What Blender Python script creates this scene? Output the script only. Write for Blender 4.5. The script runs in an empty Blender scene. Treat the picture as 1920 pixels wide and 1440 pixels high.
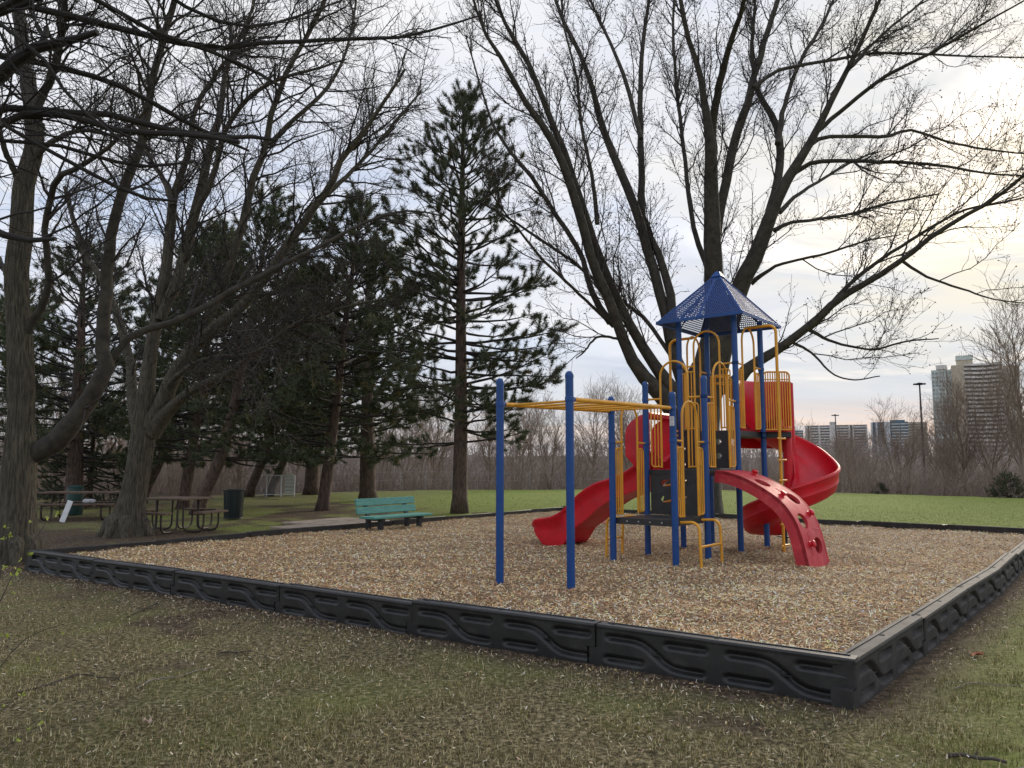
import bpy, math, random
import numpy as np
from mathutils import Vector, Matrix

# ---------------------------------------------------------------- camera, world, sun
C = bpy.context.scene.collection
SC = bpy.context.scene
random.seed(7)
RNG = np.random.default_rng(11)

FPX, PITCH, EYE = 1420.0, math.atan(152 / 1420.0), 1.54
cam_d = bpy.data.cameras.new("camera"); cam = bpy.data.objects.new("camera", cam_d); C.objects.link(cam)
cam_d.sensor_width = 36.0; cam_d.lens = 36.0 * FPX / 1920.0
cam_d.clip_start = 0.05; cam_d.clip_end = 6000
cam.location = (0, 0, EYE); cam.rotation_euler = (math.pi / 2 + PITCH, 0, 0)
SC.camera = cam

SUN_AZ, SUN_EL = math.radians(34), math.radians(19)
world = bpy.data.worlds.new("World"); SC.world = world; world.use_nodes = True
def build_world():
    nt = world.node_tree; N = nt.nodes; L = nt.links
    N.clear()
    out = N.new("ShaderNodeOutputWorld"); bg = N.new("ShaderNodeBackground")
    bg.inputs["Strength"].default_value = 0.1
    L.new(bg.outputs[0], out.inputs[0])
    sky = N.new("ShaderNodeTexSky"); sky.sky_type = 'NISHITA'; sky.sun_disc = False
    sky.sun_elevation = SUN_EL; sky.sun_rotation = SUN_AZ
    sky.air_density = 1.2; sky.dust_density = 2.0
    tc = N.new("ShaderNodeTexCoord"); sep = N.new("ShaderNodeSeparateXYZ")
    L.new(tc.outputs["Generated"], sep.inputs[0])
    def m(op, a, b=None, clamp=False):
        n = N.new("ShaderNodeMath"); n.operation = op; n.use_clamp = clamp
        for i, v in enumerate((a, b)):
            if v is None: continue
            if isinstance(v, (int, float)): n.inputs[i].default_value = v
            else: L.new(v, n.inputs[i])
        return n.outputs[0]
    zc = m('ADD', m('MAXIMUM', sep.outputs[2], 0.0), 0.16)
    u = m('DIVIDE', sep.outputs[0], zc); v = m('DIVIDE', sep.outputs[1], zc)
    cmb = N.new("ShaderNodeCombineXYZ"); L.new(u, cmb.inputs[0]); L.new(v, cmb.inputs[1])
    def noise(scale, detail, rough, dist=0.0, off=0.0, sx=1.0, sy=1.0):
        mp = N.new("ShaderNodeMapping"); L.new(cmb.outputs[0], mp.inputs[0])
        mp.inputs["Location"].default_value = (off, off * .7, 0); mp.inputs["Scale"].default_value = (sx, sy, 1)
        n = N.new("ShaderNodeTexNoise"); L.new(mp.outputs[0], n.inputs["Vector"])
        n.inputs["Scale"].default_value = scale; n.inputs["Detail"].default_value = detail
        n.inputs["Roughness"].default_value = rough; n.inputs["Distortion"].default_value = dist
        return n.outputs[0]
    def ramp(f, stops):
        r = N.new("ShaderNodeValToRGB"); L.new(f, r.inputs[0])
        while len(r.color_ramp.elements) < len(stops): r.color_ramp.elements.new(0.5)
        for e, (p, c) in zip(r.color_ramp.elements, stops): e.position = p; e.color = (*c, 1)
        return r.outputs[0]
    def mix(f, a, b, mode='MIX'):
        n = N.new("ShaderNodeMix"); n.data_type = 'RGBA'; n.blend_type = mode
        if isinstance(f, (int, float)): n.inputs[0].default_value = f
        else: L.new(f, n.inputs[0])
        for i, v in ((6, a), (7, b)):
            if isinstance(v, tuple): n.inputs[i].default_value = (*v, 1)
            else: L.new(v, n.inputs[i])
        return n.outputs[2]
    # cloud body colours (values are x10, background strength is 0.1)
    body = ramp(noise(1.15, 5, .55, .4, 3.1, 1.0, 1.5), [(.28, (3.7, 4.15, 5.2)), (.48, (4.95, 5.15, 5.7)), (.66, (5.75, 5.75, 5.9))])
    cover = ramp(noise(.8, 6, .6, .6, 9.4, 1.0, 1.3), [(.36, (0, 0, 0)), (.50, (1, 1, 1))])
    blue = mix(.75, sky.outputs[0], (2.9, 3.7, 5.5))
    col = mix(cover, blue, body)
    # warm light round the hidden sun
    sd = (math.sin(SUN_AZ) * math.cos(SUN_EL), math.cos(SUN_AZ) * math.cos(SUN_EL), math.sin(SUN_EL))
    dot = N.new("ShaderNodeVectorMath"); dot.operation = 'DOT_PRODUCT'
    L.new(tc.outputs["Generated"], dot.inputs[0]); dot.inputs[1].default_value = sd
    g = m('POWER', m('MAXIMUM', dot.outputs["Value"], 0.0), 26.0)
    patch = ramp(noise(2.2, 4, .6, .3, 5.5, .7, 1.6), [(.40, (0, 0, 0)), (.60, (1, 1, 1))])
    gp = m('MULTIPLY', g, m('ADD', m('MULTIPLY', patch, .5), .35), True)
    col = mix(gp, col, (6.5, 5.9, 4.4))
    # lower band: grey blue, then a peach strip near the horizon
    lowf = ramp(m('MULTIPLY', sep.outputs[2], 4.0), [(.0, (1, 1, 1)), (.30, (.9, .9, .9)), (.72, (0, 0, 0))])
    lowc = ramp(noise(1.3, 4, .5, .2, 1.7, .5, 2.0), [(.35, (3.7, 4.0, 4.4)), (.65, (4.6, 4.7, 4.8))])
    col = mix(m('MULTIPLY', lowf, .8), col, lowc)
    pe = ramp(m('MULTIPLY', sep.outputs[2], 10.0), [(.0, (.75, .75, .75)), (.45, (1, 1, 1)), (.62, (.75, .75, .75)), (.85, (0, 0, 0))])
    side = m('POWER', m('MAXIMUM', dot.outputs["Value"], 0.0), 2.5)
    pn = ramp(noise(1.6, 4, .6, .5, 7.7, .35, 2.0), [(.38, (.3, .3, .3)), (.62, (1, 1, 1))])
    col = mix(m('MULTIPLY', m('MULTIPLY', pe, side), pn, True), col, (6.1, 4.6, 3.7))
    L.new(col, bg.inputs[0])
build_world()
sun_d = bpy.data.lights.new("sun", 'SUN'); sun_d.energy = 1.5; sun_d.angle = math.radians(16); sun_d.color = (1, .88, .70)
sun = bpy.data.objects.new("sun", sun_d); C.objects.link(sun)
sdir = Vector((math.sin(SUN_AZ) * math.cos(SUN_EL), math.cos(SUN_AZ) * math.cos(SUN_EL), math.sin(SUN_EL)))
sun.rotation_euler = sdir.to_track_quat('Z', 'Y').to_euler(); sun.location = (20, 30, 30)
SC.view_settings.view_transform = 'Standard'; SC.view_settings.look = 'None'
SC.view_settings.exposure = 0.72; SC.view_settings.gamma = 1.0; SC.view_settings.use_curve_mapping = False

# ---------------------------------------------------------------- helpers
def unp(px, py, y):
    """world point on the ray through a photo position, at distance y ahead"""
    x = (px - 960) / FPX; u = -(py - 720) / FPX
    c, s = math.cos(PITCH), math.sin(PITCH)
    d = np.array([x, c - u * s, s + u * c])
    p = d * (y / d[1]); p[2] += EYE
    return p

def mesh_from(name, V, F, mats=(), smooth=True, mat_idx=None, col=None):
    """V (n,3); F list of (m,k) int arrays (k = 3 or 4)"""
    me = bpy.data.meshes.new(name)
    V = np.asarray(V, np.float32)
    if not isinstance(F, (list, tuple)): F = [F]
    F = [np.asarray(f, np.int32) for f in F if len(f)]
    me.vertices.add(len(V)); me.vertices.foreach_set("co", V.ravel())
    nl = sum(f.size for f in F); npoly = sum(len(f) for f in F)
    me.loops.add(nl); me.polygons.add(npoly)
    me.loops.foreach_set("vertex_index", np.concatenate([f.ravel() for f in F]))
    tot = np.concatenate([np.full(len(f), f.shape[1], np.int32) for f in F])
    st = np.concatenate([[0], np.cumsum(tot)[:-1]]).astype(np.int32)
    me.polygons.foreach_set("loop_start", st); me.polygons.foreach_set("loop_total", tot)
    me.polygons.foreach_set("use_smooth", np.full(npoly, smooth, bool))
    if mat_idx is not None: me.polygons.foreach_set("material_index", np.asarray(mat_idx, np.int32))
    me.update(calc_edges=True)
    if col is not None:
        at = me.color_attributes.new("tint", 'FLOAT_COLOR', 'POINT')
        c4 = np.ones((len(V), 4), np.float32); c4[:, :3] = col
        at.data.foreach_set("color", c4.ravel())
    for m_ in mats: me.materials.append(m_)
    return me

def link(name, me, parent=None, loc=None, kind=None, label=None):
    o = bpy.data.objects.new(name, me); C.objects.link(o)
    if parent is not None: o.parent = parent
    if loc is not None: o.location = loc
    if kind: o["kind"] = kind
    if label: o["label"] = label
    return o

def tag(o, label, cat, group=None):
    o["label"] = label; o["category"] = cat
    if group: o["group"] = group
    return o

def thing(name, label, cat, loc=(0, 0, 0), rz=0.0, group=None):
    o = bpy.data.objects.new(name, None); C.objects.link(o)
    o.empty_display_size = .2; o.location = loc; o.rotation_euler = (0, 0, rz)
    return tag(o, label, cat, group)

def copy_tree(o, parent=None):
    c = o.copy(); C.objects.link(c)
    if parent is not None: c.parent = parent
    for ch in list(o.children): copy_tree(ch, c)
    return c

class MB:
    """collects simple shapes into ONE mesh"""
    def __init__(s): s.V = []; s.F4 = []; s.F3 = []; s.n = 0
    def add(s, V, F4=(), F3=()):
        V = np.asarray(V, float)
        s.V.append(V)
        if len(F4): s.F4.append(np.asarray(F4, int) + s.n)
        if len(F3): s.F3.append(np.asarray(F3, int) + s.n)
        s.n += len(V); return s
    def box(s, c, size, rz=0.0, rx=0.0, ry=0.0, bev=0.0):
        hx, hy, hz = [v / 2 for v in size]
        b = min(bev, hx * .9, hy * .9, hz * .9)
        if b <= 0:
            V = np.array([(x, y, z) for z in (-hz, hz) for y in (-hy, hy) for x in (-hx, hx)])
            F = [(0, 2, 3, 1), (4, 5, 7, 6), (0, 1, 5, 4), (2, 6, 7, 3), (0, 4, 6, 2), (1, 3, 7, 5)]
            T3 = []
        else:
            V = []; idx = {}
            for sx in (-1, 1):
                for sy in (-1, 1):
                    for sz in (-1, 1):
                        for a in range(3):
                            p = [sx * (hx - b), sy * (hy - b), sz * (hz - b)]
                            p[a] += (sx, sy, sz)[a] * b
                            idx[(sx, sy, sz, a)] = len(V); V.append(p)
            F = []; T3 = []
            S = (-1, 1)
            for a in range(3):
                o1, o2 = [k for k in range(3) if k != a]
                for sg in S:
                    q = []
                    for (p1, p2) in ((-1, -1), (1, -1), (1, 1), (-1, 1)):
                        t = [0, 0, 0]; t[a] = sg; t[o1] = p1; t[o2] = p2; q.append(idx[(*t, a)])
                    F.append(q)
            for e in range(3):
                o1, o2 = [k for k in range(3) if k != e]
                for p1 in S:
                    for p2 in S:
                        A = [0, 0, 0]; A[e] = -1; A[o1] = p1; A[o2] = p2
                        B = list(A); B[e] = 1
                        F.append([idx[(*A, o1)], idx[(*B, o1)], idx[(*B, o2)], idx[(*A, o2)]])
            for sx in S:
                for sy in S:
                    for sz in S: T3.append([idx[(sx, sy, sz, a)] for a in range(3)])
            V = np.array(V)
        R = np.array(Matrix.Rotation(rz, 3, 'Z') @ Matrix.Rotation(ry, 3, 'Y') @ Matrix.Rotation(rx, 3, 'X'))
        return s.add(V @ R.T + np.array(c), F, T3)
    def beam(s, p0, p1, w, h, up=(0, 0, 1), bev=0.0):
        """rectangular bar from p0 to p1"""
        p0 = np.array(p0, float); p1 = np.array(p1, float); d = p1 - p0; L = np.linalg.norm(d); d /= L
        up = np.array(up, float); sd = np.cross(d, up)
        if np.linalg.norm(sd) < 1e-6: sd = np.cross(d, (1, 0, 0))
        sd /= np.linalg.norm(sd); u2 = np.cross(sd, d)
        t = MB(); t.box((0, 0, 0), (w, L, h), bev=bev)
        V = t.V[0]; W = V[:, :1] * sd + V[:, 1:2] * d + V[:, 2:3] * u2 + (p0 + p1) / 2
        return s.add(W, t.F4[0], t.F3[0] if t.F3 else ())
    def tube(s, pts, r, n=10, caps=True, closed=False):
        P = np.asarray(pts, float); k = len(P)
        r = np.full(k, r, float) if np.isscalar(r) else np.asarray(r, float)
        if closed: T = np.roll(P, -1, 0) - np.roll(P, 1, 0)
        else: T = np.gradient(P, axis=0)
        T /= np.linalg.norm(T, axis=1)[:, None] + 1e-12
        ref = np.array((0, 0, 1.0)) if abs(T[0][2]) < .8 else np.array((1.0, 0, 0))
        N1 = np.zeros_like(P); nprev = np.cross(T[0], ref); nprev /= np.linalg.norm(nprev)
        for i in range(k):
            v = nprev - T[i] * nprev.dot(T[i]); v /= np.linalg.norm(v) + 1e-12; N1[i] = v; nprev = v
        N2 = np.cross(T, N1)
        a = np.arange(n) * 2 * np.pi / n
        V = P[:, None] + r[:, None, None] * (np.cos(a)[None, :, None] * N1[:, None] + np.sin(a)[None, :, None] * N2[:, None])
        V = V.reshape(-1, 3)
        i = np.arange(k if closed else k - 1)[:, None]; j = np.arange(n)[None]
        i2 = (i + 1) % k; j2 = (j + 1) % n
        F = np.stack([i * n + j, i * n + j2, i2 * n + j2, i2 * n + j], -1).reshape(-1, 4)
        T3 = []
        if caps and not closed:
            V = np.vstack([V, P[0], P[-1]]); c0 = k * n; c1 = c0 + 1
            T3 = [(c0, (q + 1) % n, q) for q in range(n)] + [(c1, (k - 1) * n + q, (k - 1) * n + (q + 1) % n) for q in range(n)]
        return s.add(V, F, T3)
    def lathe(s, prof, n=20, c=(0, 0, 0)):
        prof = np.asarray(prof, float); k = len(prof); a = np.arange(n) * 2 * np.pi / n
        V = np.stack([prof[:, 0, None] * np.cos(a), prof[:, 0, None] * np.sin(a), np.repeat(prof[:, 1, None], n, 1)], -1).reshape(-1, 3) + np.array(c)
        i = np.arange(k - 1)[:, None]; j = np.arange(n)[None]; j2 = (j + 1) % n
        F = np.stack([i * n + j, i * n + j2, (i + 1) * n + j2, (i + 1) * n + j], -1).reshape(-1, 4)
        return s.add(V, F)
    def grid(s, G, closed_u=False, closed_v=False):
        """G (a,b,3) array of points"""
        a, b = G.shape[:2]
        i = np.arange(a if closed_u else a - 1)[:, None]; j = np.arange(b if closed_v else b - 1)[None]
        i2 = (i + 1) % a; j2 = (j + 1) % b
        F = np.stack([i * b + j, i2 * b + j, i2 * b + j2, i * b + j2], -1).reshape(-1, 4)
        return s.add(G.reshape(-1, 3), F)
    def prism(s, poly, z0, z1, bottom=True):
        """vertical prism over a convex polygon (ccw)"""
        n = len(poly); P = np.array(poly, float)
        V = np.vstack([np.c_[P, np.full(n, z0)], np.c_[P, np.full(n, z1)]])
        F4 = [(i, (i + 1) % n, n + (i + 1) % n, n + i) for i in range(n)]
        T = [(n, n + i, n + i + 1) for i in range(1, n - 1)]
        if bottom: T += [(0, i + 1, i) for i in range(1, n - 1)]
        return s.add(V, F4, T)
    def mesh(s, name, mats, smooth=False):
        V = np.vstack(s.V)
        F = []
        if s.F4: F.append(np.vstack(s.F4))
        if s.F3: F.append(np.vstack(s.F3))
        me = mesh_from(name, V, F, mats if isinstance(mats, (list, tuple)) else [mats], smooth)
        return me
    def build(s, name, mats, parent=None, smooth=False, **k):
        me = s.mesh(name, mats, smooth)
        if smooth == 'auto' or smooth is True: me.set_sharp_from_angle(angle=math.radians(42))
        return link(name, me, parent, **k)

def tubes_np(P, R, sides=3):
    """P (m,k,3) polylines, R (m,k) radii -> V, F4"""
    m_, k = P.shape[:2]
    T = np.gradient(P, axis=1); T /= np.linalg.norm(T, axis=2, keepdims=True) + 1e-12
    T0 = T.mean(1); ref = np.where(np.abs(T0[:, 2:3]) < .8, np.array([[0, 0, 1.0]]), np.array([[1.0, 0, 0]]))
    N1 = np.cross(T, ref[:, None]); N1 /= np.linalg.norm(N1, axis=2, keepdims=True) + 1e-12
    N2 = np.cross(T, N1)
    a = np.arange(sides) * 2 * np.pi / sides
    V = P[:, :, None] + R[:, :, None, None] * (np.cos(a)[None, None, :, None] * N1[:, :, None] + np.sin(a)[None, None, :, None] * N2[:, :, None])
    q = np.arange(m_)[:, None, None] * k * sides; i = np.arange(k - 1)[None, :, None] * sides; j = np.arange(sides)[None, None]
    j2 = (j + 1) % sides
    F = np.stack([q + i + j, q + i + j2, q + i + sides + j2, q + i + sides + j], -1).reshape(-1, 4)
    return V.reshape(-1, 3), F

def resample(P, k):
    P = np.asarray(P, float)
    # Catmull-Rom through the points, then even spacing
    Q = np.vstack([2 * P[0] - P[1], P, 2 * P[-1] - P[-2]]); out = []
    for i in range(1, len(Q) - 2):
        for t in np.linspace(0, 1, 8, endpoint=False):
            p0, p1, p2, p3 = Q[i - 1], Q[i], Q[i + 1], Q[i + 2]
            out.append(.5 * (2 * p1 + (p2 - p0) * t + (2 * p0 - 5 * p1 + 4 * p2 - p3) * t * t + (3 * p1 - p0 - 3 * p2 + p3) * t ** 3))
    out.append(P[-1]); out = np.array(out)
    s = np.r_[0, np.cumsum(np.linalg.norm(np.diff(out[:, :3], axis=0), axis=1))]
    t = np.linspace(0, s[-1], k)
    return np.stack([np.interp(t, s, out[:, c]) for c in range(out.shape[1])], 1)

def unit(v): return v / (np.linalg.norm(v, axis=-1, keepdims=True) + 1e-12)

def grow(P, R, count, rng, t0=.15, t1=.98, ang=(25, 60), length=(.5, 1.5), npts=5, up=.25, curl=.25, rr=.6, rend=.004, rmax=.1, wander=.12, tfall=.5):
    """children of the polylines P (n,k,3): returns their polylines and radii"""
    n, k = P.shape[:2]
    seg = np.linalg.norm(np.diff(P, axis=1), axis=2); Ls = seg.sum(1)
    idx = rng.choice(n, count, p=Ls / Ls.sum()); t = t0 + (t1 - t0) * rng.random(count) ** .85
    f = t * (k - 1); i0 = np.clip(f.astype(int), 0, k - 2); w = (f - i0)[:, None]
    A, B = P[idx, i0], P[idx, i0 + 1]; base = A * (1 - w) + B * w
    rb = R[idx, i0] * (1 - w[:, 0]) + R[idx, i0 + 1] * w[:, 0]
    T = unit(B - A); N = unit(np.cross(T, rng.normal(size=(count, 3))))
    al = np.radians(rng.uniform(*ang, count))[:, None]
    d = unit(np.cos(al) * T + np.sin(al) * N + np.array([0, 0, up]) * .5)
    L = rng.uniform(*length, count) * (1 - tfall * t)
    out = np.zeros((count, npts, 3)); out[:, 0] = base
    side = rng.normal(size=(count, 3)) * curl
    for q in range(1, npts):
        u = q / (npts - 1)
        dd = unit(d + side * u + np.array([0, 0, up]) * u + rng.normal(size=(count, 3)) * wander)
        out[:, q] = out[:, q - 1] + dd * (L / (npts - 1))[:, None]
    r0 = np.minimum(rb * rr, rmax)
    tt = np.linspace(0, 1, npts)[None]
    rad = r0[:, None] * (1 - tt) + np.minimum(rend, r0)[:, None] * tt
    return out, rad

# ---------------------------------------------------------------- materials
def mat(name, color, rough=.6, metal=0.0, var=.0, vscale=6.0, bump=0.0, bscale=40.0, color2=None, stretch=None, spec=.5, attr=False, coat=0.0, dirt=None, bdist=.02):
    m_ = bpy.data.materials.new(name); m_.use_nodes = True
    nt = m_.node_tree; N = nt.nodes; L = nt.links
    b = N["Principled BSDF"]; b.inputs["Base Color"].default_value = (*color, 1)
    b.inputs["Roughness"].default_value = rough; b.inputs["Metallic"].default_value = metal
    b.inputs["Specular IOR Level"].default_value = spec
    if coat: b.inputs["Coat Weight"].default_value = coat
    tc = N.new("ShaderNodeTexCoord"); mp = N.new("ShaderNodeMapping"); L.new(tc.outputs["Object"], mp.inputs[0])
    if stretch: mp.inputs["Scale"].default_value = stretch
    def noise(sc, det=5, ro=.6):
        n = N.new("ShaderNodeTexNoise"); L.new(mp.outputs[0], n.inputs["Vector"])
        n.inputs["Scale"].default_value = sc; n.inputs["Detail"].default_value = det; n.inputs["Roughness"].default_value = ro
        return n.outputs[0]
    colout = None
    if var or color2:
        r = N.new("ShaderNodeValToRGB"); L.new(noise(vscale), r.inputs[0])
        c2 = color2 or tuple(c * (1 - var) for c in color)
        c1 = color if color2 else tuple(min(1, c * (1 + var)) for c in color)
        r.color_ramp.elements[0].position = .35; r.color_ramp.elements[1].position = .65
        r.color_ramp.elements[0].color = (*c2, 1); r.color_ramp.elements[1].color = (*c1, 1)
        colout = r.outputs[0]
    if dirt:
        x = N.new("ShaderNodeMix"); x.data_type = 'RGBA'
        rr_ = N.new("ShaderNodeValToRGB"); L.new(noise(dirt[1], 8, .75), rr_.inputs[0])
        rr_.color_ramp.elements[0].position = .52; rr_.color_ramp.elements[1].position = .72
        rr_.color_ramp.elements[1].color = (dirt[2],) * 3 + (1,)
        L.new(rr_.outputs[0], x.inputs[0])
        if colout: L.new(colout, x.inputs[6])
        else: x.inputs[6].default_value = (*color, 1)
        x.inputs[7].default_value = (*dirt[0], 1); colout = x.outputs[2]
    if attr:
        a = N.new("ShaderNodeAttribute"); a.attribute_name = "tint"
        if colout:
            x = N.new("ShaderNodeMix"); x.data_type = 'RGBA'; x.blend_type = 'MULTIPLY'; x.inputs[0].default_value = 1
            L.new(colout, x.inputs[6]); L.new(a.outputs["Color"], x.inputs[7]); colout = x.outputs[2]
        else: colout = a.outputs["Color"]
    if colout: L.new(colout, b.inputs["Base Color"])
    if bump:
        bp = N.new("ShaderNodeBump"); bp.inputs["Strength"].default_value = bump; bp.inputs["Distance"].default_value = bdist
        L.new(noise(bscale, 6, .65), bp.inputs["Height"]); L.new(bp.outputs[0], b.inputs["Normal"])
    if rough < .8:
        rn = N.new("ShaderNodeMapRange"); L.new(noise(vscale * 1.7), rn.inputs[0])
        rn.inputs["To Min"].default_value = max(.05, rough - .12); rn.inputs["To Max"].default_value = min(1, rough + .12)
        L.new(rn.outputs[0], b.inputs["Roughness"])
    return m_

M = {
 'blue': mat("blue_powder_coat", (.002, .058, .245), .38, var=.12, vscale=3, bump=.05, bscale=60, dirt=((.10, .13, .22), 14, .25)),
 'roof': mat("blue_roof_sheet", (.012, .050, .20), .62, var=.1, vscale=3, dirt=((.12, .15, .22), 9, .2)),
 'yellow': mat("yellow_powder_coat", (.76, .35, .02), .4, var=.12, vscale=4, dirt=((.35, .14, .02), 16, .35)),
 'red': mat("red_moulded_plastic", (.60, .004, .018), .42, var=.14, vscale=2.5, bump=.04, bscale=30, dirt=((.55, .10, .10), 7, .25)),
 'red_worn': mat("sun_faded_red_plastic", (.56, .035, .05), .62, var=.16, vscale=3, bump=.06, bscale=30, dirt=((.62, .20, .18), 6, .45)),
 'deck': mat("dark_vinyl_coated_deck", (.03, .03, .032), .5, var=.2, vscale=8, bump=.1),
 'border': mat("black_recycled_plastic", (.020, .0195, .019), .44, var=.25, vscale=5, bump=.06, bscale=90, dirt=((.085, .078, .07), 5, .35)),
 'border_side': mat("dusty_lit_black_plastic", (.042, .040, .038), .72, var=.25, vscale=5, bump=.12, bscale=90, dirt=((.13, .112, .095), 7, .5), spec=.25),  # dusty, with the right run's stronger light also put into the base colour
 'border_top': mat("greyer_black_plastic_top", (.06, .06, .062), .6, var=.25, vscale=5, bump=.1, bscale=90, dirt=((.15, .13, .11), 8, .5)),  # upward faces greyer than the panel sides
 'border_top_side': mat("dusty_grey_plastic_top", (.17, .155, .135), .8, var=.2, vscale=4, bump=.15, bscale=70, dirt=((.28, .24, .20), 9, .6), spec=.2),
 'hole': mat("stake_hole_black", (.006, .006, .006), .8),
 'steel': mat("galvanised_steel", (.45, .46, .47), .4, metal=.8, var=.1),
 'white': mat("white_board_paint", (.75, .76, .78), .5, var=.05, dirt=((.4, .4, .38), 9, .3)),
 'bag': mat("pale_grey_plastic_bag", (.38, .38, .38), .5),
 'print': mat("grey_print", (.08, .08, .09), .6),
 'cone': mat("faded_red_plastic", (.62, .09, .08), .5, var=.1),
 'teal': mat("teal_painted_wood", (.10, .33, .28), .6, color2=(.065, .23, .20), vscale=5, stretch=(1, 1, 6), bump=.15, bscale=30),
 'black_metal': mat("black_painted_metal", (.012, .013, .018), .45),
 'picnic': mat("weathered_brown_wood", (.17, .11, .075), .75, color2=(.08, .052, .036), vscale=6, stretch=(1, 6, 1), bump=.25, bscale=30),
 'picnic_steel': mat("brown_steel_pipe", (.05, .035, .028), .5, var=.2),
 'bin': mat("dark_green_steel", (.007, .014, .013), .5, var=.2),
 'binlight': mat("teal_green_plastic_bin", (.006, .038, .032), .5, var=.2),
 'concrete': mat("weathered_concrete", (.32, .26, .205), .85, var=.2, vscale=4, bump=.2, bscale=50),
 'bark': mat("grey_brown_maple_bark", (.155, .132, .092), .9, color2=(.048, .042, .031), vscale=13, stretch=(2.6, 2.6, .30), bump=1.0, bscale=16, bdist=.06),
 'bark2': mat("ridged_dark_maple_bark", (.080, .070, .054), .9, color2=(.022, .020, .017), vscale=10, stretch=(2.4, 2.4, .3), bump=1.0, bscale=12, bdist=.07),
 'limb': mat("smooth_grey_limb_bark", (.070, .060, .045), .9, color2=(.030, .026, .021), vscale=6, bump=.4, bscale=14),
 'twig': mat("dark_twig_bark", (.040, .034, .030), .85, var=.25, vscale=4),
 'near_limb': mat("near_black_backlit_bark", (.022, .019, .017), .85, var=.25, vscale=6, bump=.3, bscale=25),  # dark of the backlit silhouette is put into the bark colour
 'bud': mat("reddish_maple_bud", (.060, .028, .022), .8, var=.3, vscale=9),
 'pinebark': mat("pine_bark", (.16, .105, .080), .9, color2=(.050, .036, .030), vscale=9, stretch=(1.6, 1.6, .5), bump=1.0, bscale=11, bdist=.06),
 'needle': mat("pine_needles", (.10, .122, .068), .7, attr=True, color2=None, var=.001, spec=.3),
 'bgbark': mat("brown_thicket_bark", (.36, .285, .225), .9, color2=(.22, .17, .135), vscale=.35, spec=.2),  # woods beyond the lawn: pale bark colour stands in for distance haze
 'fartwig': mat("grey_brown_far_wood", (.38, .32, .285), .95, color2=(.27, .225, .20), vscale=.08, spec=.1),  # greyer still, haze painted into the colour
 'chip': mat("wood_chips", (1, 1, 1), .85, attr=True, spec=.25),
 'blade': mat("grass_blades", (1, 1, 1), .75, attr=True, spec=.25),
 'leaf': mat("fresh_yellow_green_bud", (.34, .40, .05), .6, var=.2),
 'dead_leaf': mat("dead_orange_leaf", (.35, .12, .05), .8, var=.2),
 'pink_leaf': mat("pale_pink_dead_leaf", (.5, .36, .28), .8, var=.2),
 'pale_stick': mat("bleached_stick", (.22, .19, .16), .85, var=.2),
 'dark_stick': mat("dark_stick", (.05, .04, .035), .85, var=.2),
 'bconc': mat("pale_tower_concrete", (.70, .66, .61), .85, var=.08, vscale=.2),  # far facade colours are paled to stand in for haze
 'bbrown': mat("ochre_brick_tower", (.52, .45, .34), .85, var=.08, vscale=.2),
 'bgreen': mat("grey_green_tower_panel", (.56, .62, .57), .7, var=.1, vscale=.2),
 'bglass': mat("tower_window_glass", (.34, .37, .36), .4, var=.3, vscale=.15),  # glass lightened in place of haze
 'bdark': mat("dark_balcony_recess", (.25, .23, .22), .7, var=.2, vscale=.2),  # recess tone lightened in place of haze
 'bblue': mat("blue_grey_tower_panel", (.10, .17, .22), .6, var=.1, vscale=.2),
 'bwhite': mat("white_tower_panel", (.62, .66, .70), .7, var=.05, vscale=.2),
 'wire': mat("galvanised_wire", (.35, .36, .36), .5, metal=.5),
}
# ---------------------------------------------------------------- play area outline
PL = np.array([(-7.12, 11.32), (2.20, 5.01), (3.38, 6.38), (4.58, 7.80), (5.88, 9.30), (7.12, 10.85), (8.40, 12.45), (9.60, 14.0), (10.35, 14.9), (1.56, 23.20)])
def inside(P, poly=PL):
    x, y = P[:, 0], P[:, 1]; r = np.zeros(len(P), bool); n = len(poly)
    for i in range(n):
        x0, y0 = poly[i]; x1, y1 = poly[(i + 1) % n]
        c = ((y0 > y) != (y1 > y)) & (x < (x1 - x0) * (y - y0) / (y1 - y0 + 1e-12) + x0)
        r ^= c
    return r
def edge_dist(P, poly=PL):
    d = np.full(len(P), 1e9)
    for i in range(len(poly)):
        a, b = poly[i], poly[(i + 1) % len(poly)]; ab = b - a
        t = np.clip(((P - a) @ ab) / (ab @ ab), 0, 1)
        d = np.minimum(d, np.linalg.norm(P - a - t[:, None] * ab, axis=1))
    return d
CHIP_Z = .20
_c = PL.mean(0)
def inset(poly, d):
    out = []; n = len(poly)
    for i in range(n):
        a, b, c = poly[i - 1], poly[i], poly[(i + 1) % n]
        u = (b - a) / np.linalg.norm(b - a); v = (c - b) / np.linalg.norm(c - b)
        n1 = np.array([-u[1], u[0]]); n2 = np.array([-v[1], v[0]]); m_ = n1 + n2; m_ /= m_.dot(n1)
        out.append(b + m_ * d)
    return np.array(out)
PLI = inset(PL, .115)
# value noise for masks
def vnoise(x, y, seed=0):
    r = np.random.default_rng(seed); T = r.random((64, 64))
    xi = np.floor(x).astype(int); yi = np.floor(y).astype(int); fx = x - xi; fy = y - yi
    fx = fx * fx * (3 - 2 * fx); fy = fy * fy * (3 - 2 * fy)
    g = lambda a, b: T[a % 64, b % 64]
    return (g(xi, yi) * (1 - fx) + g(xi + 1, yi) * fx) * (1 - fy) + (g(xi, yi + 1) * (1 - fx) + g(xi + 1, yi + 1) * fx) * fy
def fbm(x, y, seed=0): return .5 * vnoise(x, y, seed) + .3 * vnoise(x * 2.1, y * 2.1, seed + 1) + .2 * vnoise(x * 4.3, y * 4.3, seed + 2)

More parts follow.
